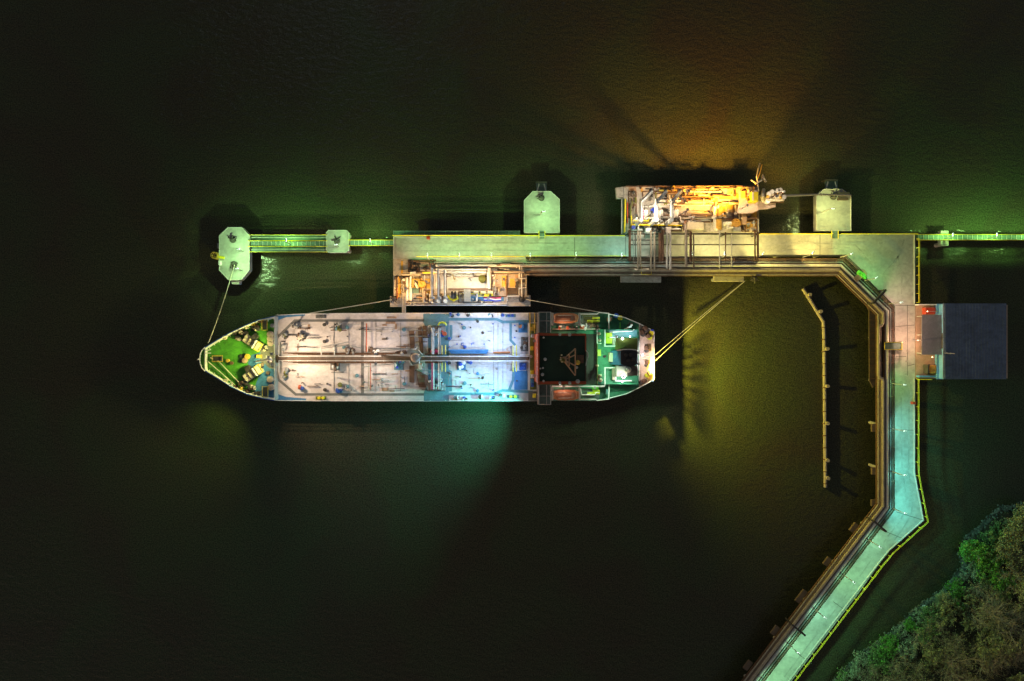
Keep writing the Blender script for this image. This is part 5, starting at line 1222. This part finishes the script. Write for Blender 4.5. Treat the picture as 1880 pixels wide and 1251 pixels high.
m = MB().pt([(1096.8,707,ZH+.9),(1096.8,632,ZH+.9)], .08, 5); part('house_rail', m, 'olive', ah)
part('yellow_hatch', MB().pb(1112, 611, 1124, 631, ZH, ZH+.8, .1), 'yellow_green', ah)
part('yellow_hatch_lid', MB().pb(1096.8, 642, 1103.5, 654, ZH-1, ZH+.3, .1), 'yellow_green', ah)
part('red_locker', MB().pb(1124.5, 676.5, 1129.5, 698, ZH, ZH+.9, .06), 'pink_deck', ah)
part('red_locker', MB().pb(1125, 622, 1129, 634, ZH, ZH+.8, .06), 'pink_deck', ah)
ca = part('funnel_casing', MB().pb(1131.5, 621, 1170.5, 643.5, ZH, ZH+2.5, .1), 'olive', ah)
part('funnel_casing', MB().pb(1131.5, 672, 1152, 692, ZH, ZH+2.3, .1), 'concrete_warm', ah)
part('funnel_casing', MB().pb(1152.2, 672, 1170, 690, ZH, ZH+2.6, .1), 'grate_brown', ah)
fu = part('funnel', MB().rings([[(X(a,17.5),Y(b,17.5),ZH) for a, b in ((1126,645),(1171,645),(1171,671),(1126,671))], [(X(a,19.5),Y(b,19.5),19.5) for a, b in ((1140.5,643.8),(1170,643.5),(1170,670.5),(1156,671.5),(1140.5,669.5))][:4]]), 'deck_blue', ah)
part('funnel_top', MB().pp([(1140.3,644.6),(1144,643.2),(1166,643),(1170.2,645.5),(1170.2,668),(1166,671),(1156,672),(1146,671.5),(1140.3,669)], 19.3, 19.7), 'funnel_black', fu)
for (u, v) in ((1150,652),(1158,652),(1154,662),(1163,660)): part('exhaust_pipe', MB().pc(u, v, .35, 19.7, 20.4, 9), 'dark_steel', fu)
part('funnel_rim', MB().pt([(1132,643.6,18.9),(1145,642.2,19.6),(1158,642.2,19.6),(1169,643.4,19.6)], .14, 5), 'insul', fu)
part('vent_box', MB().pb(1118.5, 648, 1126, 665, ZH, ZH+1.6, .1), 'cream', ah)
for (u, v, r) in ((1154,679,.5),(1150,682,.3),(1103,698,.35),(1101,613,.25),(1102,625,.25),(1103,690,.25),(1098,672,.2)): part('ventilator', MB().lathe((X(u, ZH+3), Y(v, ZH+3)), [(r, ZH), (r, ZH+2.7), (r*1.3, ZH+2.75), (0, ZH+3.1)], 10), 'cream', ah)
# stern decks
part('stern_deck', MB().pp([(1173,594),(1200.8,608.5),(1200.8,697.5),(1173,712.5)], DA+.004, DA+.04), 'pink_deck', ship)
part('landing_circle', MB().rings([[ (X(1132.5,DA+.03)+math.cos(a*.2618)*q, Y(712,DA+.03)+math.sin(a*.2618)*q, DA+.03) for a in range(24)] for q in (.62,.75)], cap=False), 'grate', ship)
m = MB()
for pl in (offs(aftT[2:], 1.0), offs(aftB[2:], -1.0)): m.pt([(*p, DA+1.0) for p in pl], .10, 5)
m.pt([(1200.8,608.5,DA+1),(1200.8,697.5,DA+1)], .12, 5); m.pt([(1173.5,626,DA+2),(1173.5,700,DA+2)], .10, 5); m.pt([(1170.5,622,ZH+.8),(1170.5,690,ZH+.8)], .1, 5)
part('stern_rail', m, 'rail_white', ship)
m = MB()
for z_ in (DA+1.45, DA+1.72): m.pt([(1201, 671, z_), (1201, 688, z_)], .05, 4)
for k in range(7): m.pt([(1201, 671+k*2.7, DA+1.0), (1201, 671+k*2.7, DA+1.75)], .04, 4); m.pt([(1201, 671+k*2.5, DA+1.1), (1201, 674+k*2.5, DA+1.72)], .03, 4)
part('stern_shadow_frame', m, 'rail_white', ship)  # frame added to throw a lattice shadow on the water astern
part('transom_bulwark', MB().pb(1200, 608.5, 1201.6, 697.5, DA-.02, DA+1.1), 'pink_deck', ship)
for (u, v, a, sd) in ((1190,617,.8,0),(1187,639,1.5,1),(1188,666,1.5,2),(1192,686,2.4,3),(1184,603,.6,4),(1179,610,1.2,5),(1182,700,2.6,6)):
    wq = part('mooring_winch', MB().pp([(u+math.cos(a)*x-math.sin(a)*y, v+math.sin(a)*x+math.cos(a)*y) for x, y in ((-6,-2.6),(6,-2.6),(6,2.6),(-6,2.6))], DA+.05, DA+.3), 'dark_steel', ship)
    part('drum', MB().pt([(u-math.cos(a)*4, v-math.sin(a)*4, DA+.9), (u+math.cos(a)*4, v+math.sin(a)*4, DA+.9)], .5, 10), 'rust', wq)
    part('motor', MB().pc(u+math.cos(a)*5, v+math.sin(a)*5, .5, DA+.3, DA+1.2, 9), 'yellow_green' if sd in (0, 3) else 'dark_steel', wq)
for (u, v, m) in ((1196,612.5,'yellow'),(1131.5,580,'hull_blue'),(1139,583.8,'yellow'),(1120,586,'tan_plate')): part('drum', MB().pc(u, v, .55, DA, DA+.9, 10), m, ship)
for v in (655, 660): part('deck_rope', MB().pt([(1176,v-2,DA+.3),(1201,v+1,DA+1.1)], .1, 5), 'rope', ship)
for (v) in (606.5, 699.5): part('corner_patch', MB().pb(1195, v-1.6, 1200, v+1.6, DA+1.11, DA+1.2), 'blue_bright', ship)
part('work_platform', MB().pb(1120, 594, 1138, 608, DA+.01, DA+.9), 'deck_green2', ship)
m = MB().pt([(1120,607,DA+1.9),(1138.5,607,DA+1.9),(1138.5,592,DA+1.9)], .09, 5); part('work_rail', m, 'lime', ship)
m = MB()
for k in range(7): m.pt([(1157+math.cos(k)*4, 598+math.sin(k)*4, DA+1), (1157+math.cos(k+1.5)*6, 598+math.sin(k+1.5)*6, DA+.4)], .16, 5)
part('hose_coil', m, 'dark_steel', ship)
part('deck_crane', MB().pt([(1146,606,DA+3),(1158,600,DA+4),(1160,596,DA+4)], .25, 6), 'insul', ship)
part('locker', MB().pb(1112.5, 716, 1118, 725, DA, DA+1.4, .1), 'deck_teal', ship)
part('locker', MB().pb(1116, 583.5, 1121, 590, DA, DA+1.5, .2), 'tan_plate', ship)

# ship floodlights ----------------------------------------------------
def shiplamp(u, v, z, col, pw, target=None, ang=150, lens='lens_cool', r=.35, rad=.25, glare=False, smooth=12.0):
    p = P(u, v, z)
    h_ = part('floodlight', MB().cyl((p.x, p.y), r*.6 if glare else r*.95, z+.0, z+.16, 8), 'galv', ship)
    part('lens', MB().lathe((p.x, p.y), [(.15, z-.16), (r*.75, z-.12), (r*.75, z-.02)], 10), lens, h_)
    light(h_, p - Vector((0,0,.3)), col, pw, 'SPOT' if target else 'POINT', target, ang, .85, rad, smooth)
def TG(u, v, z=DM): return P(u, v, z)
shiplamp(499, 650, 15, (1,.75,.48), 24000, TG(600, 615), 136, 'lens_warm', smooth=220)
shiplamp(499, 670, 15, (1,.75,.48), 24000, TG(600, 697), 136, 'lens_warm', smooth=220)
shiplamp(493, 656, 14.5, (1,.95,.28), 24000, TG(430, 645, DF), 118, 'lens_warm', smooth=60, rad=.8)
shiplamp(493, 665, 14.5, (1,.92,.32), 18000, TG(430, 680, DF), 110, 'lens_warm', smooth=60, rad=.8)
shiplamp(690, 650, 13, (1,.79,.63), 4400, TG(685, 622), 140, 'lens_warm', smooth=70)
shiplamp(690, 668, 13, (1,.79,.63), 4400, TG(685, 695), 140, 'lens_warm', smooth=70)
shiplamp(886, 611, 17, (.74,.87,1), 6600, TG(880, 620), 130, smooth=60)
shiplamp(886, 694, 17, (.66,.83,1), 5600, TG(880, 690), 130, smooth=60)
shiplamp(981, 626, 17.5, (.26,.55,1), 15000, TG(800, 640), 120, smooth=60)
shiplamp(981, 690, 17.5, (.20,.50,1), 14000, TG(800, 685), 120, smooth=60)
shiplamp(996, 738.5, 15.6, (.10,.88,.70), 62000, P(715, 815, 0), 88, rad=.5)
shiplamp(1143, 622, ZH+3.6, (.75,1,.72), 1500, TG(1150, 610, ZH), 150, glare=True)
shiplamp(1145, 691, ZH+4.6, (.85,1,.80), 2600, TG(1130, 705, ZH), 160, r=.6, glare=True)
shiplamp(1131, 618, ZH+2.5, (.4,1,.7), 1200, TG(1100, 640, ZH), 150)
shiplamp(1157, 618, ZH+2.0, (.6,.95,1), 1000, TG(1157, 605, ZH), 150, glare=True, r=.25)
shiplamp(1133, 618.5, ZH+2.0, (.6,.95,1), 500, TG(1133, 605, ZH), 150, glare=True, r=.22)
shiplamp(1143, 701, ZH+2.0, (.4,1,.6), 1600, TG(1140, 715, DA), 150, glare=True, r=.25)
shiplamp(1110, 655, ZH+6, (.4,1,.5), 2600, TG(1105, 655, ZH), 150)
shiplamp(1172, 648, ZH+1.5, (1,.84,.78), 2600, TG(1190, 645, DA), 150)
shiplamp(1172, 668, ZH+1.5, (1,.76,.66), 2600, TG(1190, 680, DA), 150)
shiplamp(1180, 652, DA+2.5, (.7,.78,1), 700, TG(1185, 652, DA), 150, glare=True, r=.3)
shiplamp(1192, 677, 11.6, (1,.84,.06), 112000, P(1440, 677, 2), 146, r=.2, smooth=0, rad=.12)
shiplamp(425, 706, 11.0, (.65,.85,.08), 9000, P(340, 880, 0), 80, 'lens_warm', r=.2)
for u in (1028, 1046):
    for v in (614.3, 704.3): shiplamp(u, v, ZA-.4, (.6,1,.85), 160, None, r=.3, glare=True)
shiplamp(1035, 600, ZB+3.2, (1,.68,.42), 900, TG(1035, 588, ZB), 150, 'lens_warm')
shiplamp(1080, 600, ZB+3.2, (.7,1,.65), 600, TG(1080, 590, ZB), 150)
shiplamp(1035, 711, ZB+3.6, (1,.68,.50), 900, TG(1035, 725, ZB), 150, 'lens_warm')
shiplamp(1092, 712, ZB+2.6, (.4,1,.35), 600, TG(1092, 725, ZB), 150)
shiplamp(975, 655, 19, (1,.62,.40), 7000, TG(990, 658, ZA-1), 150, 'lens_warm', smooth=40)

# lifeboats -------------------------------------------------------------
def lifeboat(label, u0, u1, v, zc, flip):
    c = P((u0+u1)/2, v, zc); L = (u1-u0)*M(zc)/2; W_ = 9.6*M(zc)
    t = thing('lifeboat', label, 'lifeboat', (c.x, c.y, zc-1.3), 'enclosed lifeboats')
    def sec(x, w_, z0, z1, zb):
        out = []
        for k in range(12):
            a = 2*math.pi*k/12
            cy, cz = math.cos(a), math.sin(a)
            yy = (abs(cy)**.7)*(1 if cy > 0 else -1)*w_; zz = (abs(cz)**.8)*(1 if cz > 0 else -1)
            out.append((c.x+x, c.y+yy, zc + (zz*z1 if zz > 0 else zz*z0)))
        return out
    def loft(xs, top_=True):
        return MB().rings([sec(x*L, w_*W_, z0, z1, 0) for x, w_, z0, z1 in xs])
    part('hull', loft([(-1,.30,.3,.15),(-.93,.72,.9,.2),(-.6,.97,1.2,.25),(0,1,1.25,.25),(.6,.95,1.2,.25),(.92,.65,.9,.2),(1,.25,.3,.15)]), 'orange', t)
    part('canopy', MB().rings([[ (p[0], p[1], max(p[2], zc+.1)) for p in sec(x*L, w_*W_, .1, z1, 0)] for x, w_, z1 in ((-.88,.45,.6),(-.8,.66,1.0),(-.3,.78,1.25),(.35,.78,1.3),(.72,.62,1.1),(.82,.4,.7))]), 'orange_canopy', t)
    part('hatch', MB().box(c.x+L*.38, c.y-.5, c.x+L*.58, c.y+.5, zc+1.22, zc+1.42), 'tan_plate', t)
    part('grab_rail', MB().tube([(c.x-L*.6, c.y-W_*.5, zc+1.1), (c.x+L*.5, c.y-W_*.5, zc+1.15)], .06, 5), 'galv', t)
    part('grab_rail', MB().tube([(c.x-L*.6, c.y+W_*.5, zc+1.1), (c.x+L*.5, c.y+W_*.5, zc+1.15)], .06, 5), 'galv', t)
    return t
lifeboat('enclosed orange lifeboat on the side of the ship facing the jetty', 1014, 1062, 584.5, 13.2, 1)
lifeboat('enclosed brownish orange lifeboat on the open water side of the ship', 1014, 1064, 725.5, 13.2, -1)
for (v0, v1) in ((575, 597), (735, 713)):
    for u in (1014.5, 1064):
        part('davit', MB().pt([(u, v1, ZB-.5), (u, v1, ZB+3), (u, v0, ZB+2.4)], .2, 6), 'galv', ship)

# mooring ropes -----------------------------------------------------------
def rope(label, a, b, sag=.6, r=.085):
    A, B = P(*a), P(*b); pts = []
    for i in range(13):
        s = i/12; p = A.lerp(B, s); p.z -= sag*4*s*(1-s); pts.append(p)
    single('mooring_rope', MB().tube(pts, r, 6), 'rope', label, 'rope', 'mooring ropes of the tanker', tuple(A))
rope('mooring rope from the octagonal dolphin down to the bow', (430.5,487,ZD+.9), (384,628,DF+1.2), .5)
rope('second bow rope lying almost against the first one', (430,487.5,ZD+.9), (382,630,DF+1.2), .8, .06)
rope('mooring rope from the left corner of the loading platform to the foredeck', (722,550,ZD+.8), (560,576.5,DM+1), .5)
rope('mooring rope from the right corner of the loading platform to the stern quarter', (960,549,ZD+.8), (1116,576,DA+1), .6)
rope('upper of the two stern ropes from the rack hook to the transom', (1368,516,ZD+.3), (1203,652,DA+1.2), 1.0, .07)
rope('lower of the two stern ropes from the rack hook to the transom', (1366,518,ZD+.3), (1204,662,DA+1.2), 1.6, .07)
# ================================================================== SHORE
SH = [(1440,1330),(1500,1275),(1532,1249),(1560,1222),(1600,1190),(1650,1150),(1690,1112),(1738,1080),(1768,1040),(1762,1012),(1778,985),(1812,955),(1832,934),(1880,925),(1990,900),(2300,780),(2700,640)]
SHW = [Vector((X(u, 0), Y(v, 0))) for u, v in SH]
def sdist(x, y):
    p = Vector((x, y)); best = 1e9; sgn = 1
    for i in range(len(SHW)-1):
        a, b = SHW[i], SHW[i+1]; d = b-a; t_ = max(0, min(1, (p-a).dot(d)/d.length_squared)); q = a+d*t_
        L = (p-q).length
        if L < best: best = L; sgn = 1 if (d.x*(p.y-a.y) - d.y*(p.x-a.x)) < 0 else -1
    return best*sgn
from mathutils import noise
mb = MB(); N1, N2 = 110, 110
x0, x1, y0, y1 = 55, 330, -260, 30
hv = []
for j in range(N2+1):
    for i in range(N1+1):
        # denser near the visible corner
        x = x0 + (x1-x0)*(i/N1)**1.6; y = y1 + (y0-y1)*((j/N2))
        d = sdist(x, y); nn = noise.noise(Vector((x*.25, y*.25, 0)))
        z = max(-2.5, min(9, d*.28 + nn*1.2*min(1, max(0, d)/4+.2))); hv.append(z)
        mb.v.append((x, y, z))
for j in range(N2):
    for i in range(N1):
        a = j*(N1+1)+i; mb.f.append((a, a+N1+1, a+N1+2, a+1))
struct('shore_ground', mb, 'soil')
def gz(x, y):
    d = sdist(x, y); nn = noise.noise(Vector((x*.25, y*.25, 0)))
    return max(-2.5, min(9, d*.28 + nn*1.2*min(1, max(0, d)/4+.2)))
# rocks along the waterline (uncountable rubble)
rr = random.Random(21)
def rock(mb, x, y, z, r, q):
    pts = []
    n1 = 6
    ph = [0, .55, 1.0]
    rings = []
    for k, (zz, f) in enumerate(((-.5, .8), (.1, 1), (.55, .6))):
        rings.append([(x+math.cos(2*math.pi*i/n1+k*.4)*r*f*q.uniform(.75,1.2), y+math.sin(2*math.pi*i/n1+k*.4)*r*f*q.uniform(.75,1.2), z+r*zz*q.uniform(.8,1.1)) for i in range(n1)])
    mb.rings(rings)
mb = MB()
for (p, t_) in along([(u, v) for u, v in SH[1:14]], 1.25):
    for _ in range(3):
        n_ = Vector((-t_.y, t_.x)); o = rr.gauss(1.5, 3.0)
        x, y = X(p.x + n_.x*o, 0), Y(p.y + n_.y*o, 0)
        rock(mb, x, y, max(0, gz(x, y)), rr.uniform(.10, .38), rr)
struct('shore_rubble', mb, 'rock', 'stuff')
mb = MB(); rock(mb, X(1696, 0), Y(1115, 0), .35, .75, rr); single('boulder', mb, 'kerb', 'pale boulder at the waterline below the shore bushes', 'boulder')
# plants
def leaf(mb, c, s, q, up=.5):
    a = Vector((q.gauss(0,1), q.gauss(0,1), q.gauss(0,1)+up)).normalized(); b = a.orthogonal().normalized(); d = a.cross(b)
    an = q.random()*6.28; e = b*math.cos(an)+d*math.sin(an); f = a.cross(e)
    mb.add([c-e*s, c+f*s*.45, c+e*s, c-f*s*.45], [(0,1,2,3)])
def plant(name, label, cat, group, kind, seed, leafm):
    q = random.Random(seed); t = thing(name, label, cat, (0, 0, 0), group)
    tr = MB(); cr = MB()
    tips = []
    def grow(p, d, L, r, lev):
        n = 3; pts = [p]; 
        for k in range(n):
            d = (d + Vector((q.gauss(0,.18), q.gauss(0,.18), q.gauss(0,.10)+.04))).normalized(); p = p + d*L/n; pts.append(p)
        tr.tube(pts, [r*(1-.16*k) for k in range(n+1)], 5 if lev < 2 else 3, cap=lev < 1)
        tips.append((p, lev))
        if lev < kind['lev']:
            for _ in range(kind['br'][lev]):
                dd = (d*.7 + Vector((q.gauss(0,.75), q.gauss(0,.75), q.gauss(.05,.4)))).normalized()
                grow(pts[q.choice([1,2,3])], dd, L*q.uniform(.55,.85), r*.52, lev+1)
    for s in range(kind['stems']):
        a = q.random()*6.28; grow(Vector((0,0,-.3)), Vector((math.cos(a)*kind['spread'], math.sin(a)*kind['spread'], 1)).normalized(), kind['h']*q.uniform(.5,.7), kind['r'], 0)
    part('trunk', tr, kind['bark'], t)
    if kind['leaves']:
        ends = [p for p, l in tips if l >= 1]
        for _ in range(kind['leaves']):
            e = q.choice(ends); rad = kind['cl']
            c = e + Vector((q.gauss(0, rad), q.gauss(0, rad), q.gauss(0, rad*.7)))
            if noise.noise(c*1.3 + Vector((seed, 0, 0))) < -.12: continue
            if c.z < .1: c.z = .1 + q.random()*.3
            leaf(cr, c, q.uniform(*kind['ls']), q)
        part('crown', cr, leafm, t)
    return t
KB = dict(stems=5, spread=.75, h=2.6, r=.07, lev=2, br=(4,3), bark='bark_dark', leaves=2600, cl=.24, ls=(.10,.22))
KT = dict(stems=3, spread=.5, h=4.2, r=.14, lev=2, br=(6,4), bark='bark', leaves=4200, cl=.30, ls=(.12,.26))
KD = dict(stems=6, spread=.9, h=3.6, r=.07, lev=3, br=(5,4,3), bark='bark', leaves=900, cl=.45, ls=(.07,.16))
KX = dict(stems=3, spread=.7, h=6.5, r=.15, lev=3, br=(5,4,3), bark='bark', leaves=0, cl=0, ls=(0,0))
G = 'bushes and small trees on the shore'
protos = {
 'bright': [plant('leafy_tree', 'x', 'tree', G, KT, 101, 'leaf_bright'), plant('leafy_tree', 'x', 'tree', G, KT, 102, 'leaf_bright')],
 'mid': [plant('bush', 'x', 'bush', G, KB, 103, 'leaf_mid'), plant('bush', 'x', 'bush', G, KB, 104, 'leaf_mid')],
 'olive': [plant('bush', 'x', 'bush', G, KB, 105, 'leaf_olive'), plant('bush', 'x', 'bush', G, KT, 106, 'leaf_olive')],
 'pale': [plant('bush', 'x', 'bush', G, KB, 107, 'leaf_pale'), plant('bush', 'x', 'bush', G, KB, 108, 'leaf_pale')],
 'twig': [plant('brushwood', 'x', 'bush', G, KD, 109, 'leaf_olive'), plant('brushwood', 'x', 'bush', G, KD, 110, 'leaf_olive')],
 'bare': [plant('bare_tree', 'x', 'tree', G, KX, 111, None), plant('bare_tree', 'x', 'tree', G, KX, 112, None)],
}
desc_ = {'bright':'bright green leafy tree','mid':'dull green bush','olive':'olive green bush','pale':'pale grey green bush','twig':'brown twiggy brushwood','bare':'leafless tree with pale limbs'}
used_p = set()
def put(k, u, v, s, label, z=None):
    x, y = X(u, 2), Y(v, 2); z = max(-.05, gz(x, y)) if z is None else z
    for _ in range(3): x, y = X(u, z+1), Y(v, z+1); z = max(-.05, gz(x, y))
    i = rr.randrange(2); pr = protos[k][i]
    rot = rr.random()*6.28; sc_ = (s*rr.uniform(.9,1.1), s*rr.uniform(.9,1.1), s*rr.uniform(.7,.95))
    if (k, i) not in used_p:
        used_p.add((k, i)); pr.location = (x, y, z); pr.rotation_euler = (0,0,rot); pr.scale = sc_; pr['label'] = label
    else: copy_tree(pr, None, (x, y, z), rot, sc_, label)
# first row along the water
row = [('mid',1545,1246,1.0),('pale',1563,1236,1.1),('pale',1585,1214,1.0),('mid',1606,1200,1.1),('bright',1628,1196,1.0),('mid',1640,1173,.8),('pale',1660,1168,1.1),('bright',1672,1150,.6),('pale',1690,1134,.9),('mid',1705,1124,1.0),('olive',1722,1112,.9),('pale',1738,1098,1.0),('bright',1756,1088,.85),('pale',1778,1056,.9),('pale',1790,1046,1.1),('bright',1776,1006,1.0),('bright',1798,1012,1.2),('bright',1812,1032,.9),('mid',1822,990,1.2),('mid',1832,972,1.0),('olive',1852,962,1.05),('olive',1876,956,1.05)]
for i, (k, u, v, s) in enumerate(row):
    o = ORD[i] if i < 20 else ('second to last' if i == 20 else 'last')
    put(k, u, v, s, f'{desc_[k]} at the water edge, {o} along the shore from picture bottom')
row2 = [('mid',1570,1262),('twig',1600,1240),('mid',1618,1225),('twig',1640,1215),('pale',1665,1195),('twig',1690,1180),('mid',1700,1160),('twig',1722,1150),('olive',1735,1135),('olive',1758,1118),('olive',1778,1095),('twig',1800,1080),('mid',1815,1064),('bright',1836,1062),('mid',1832,1020),('olive',1850,1000),('olive',1862,975),('olive',1888,962)]
for i, (k, u, v) in enumerate(row2):
    put(k, u, v, rr.uniform(.95,1.3), f'{desc_[k]} in the second row inland, {ORD[i]} from picture bottom')
row3 = [('twig',1625,1262),('twig',1655,1248),('twig',1685,1232),('olive',1708,1212),('twig',1735,1196),('twig',1760,1180),('olive',1776,1150),('twig',1790,1130),('twig',1812,1112),('twig',1836,1098),('mid',1848,1086),('twig',1862,1060),('twig',1878,1035),('olive',1884,1005)]
for i, (k, u, v) in enumerate(row3):
    put(k, u, v, rr.uniform(.75,1.4), f'{desc_[k]} in the third row inland, {ORD[i]} from picture bottom')
row4 = [('twig',1668,1280),('twig',1705,1262),('twig',1738,1243),('twig',1768,1222),('twig',1795,1200),('olive',1815,1172),('twig',1840,1150),('twig',1868,1130),('olive',1890,1095),('twig',1745,1278),('twig',1790,1258),('twig',1825,1232),('twig',1856,1205),('twig',1885,1175),('olive',1860,1250),('twig',1900,1225)]
for i, (k, u, v) in enumerate(row4):
    put(k, u, v, rr.uniform(.8,1.5), f'{desc_[k]} in the dark corner thicket, {ORD[i]} counted inland')
for i, (u, v, s, l) in enumerate(((1738,1210,1.0,'leafless tree with branches fanning out in the middle of the brown thicket'),(1832,1134,1.1,'leafless tree with long pale limbs near the right picture edge'),(1868,1150,1.2,'leafless tree with arching pale limbs cut by the right picture edge'),(1790,1215,1.0,'leafless tree low in the brown thicket beside the picture bottom'),(1830,1200,1.0,'leafless tree between the thicket and the bottom right corner'))):
    put('bare', u, v, s, l)
# ground cover
mb = MB()
for _ in range(9000):
    x, y = rr.uniform(60, 130), rr.uniform(-90, -30); d = sdist(x, y)
    if d < .8: continue
    z = gz(x, y)+.08; c = Vector((x, y, z)); leaf(mb, c, rr.uniform(.10,.28), rr, 1.2)
struct('ground_cover', mb, 'leaf_olive', 'stuff')
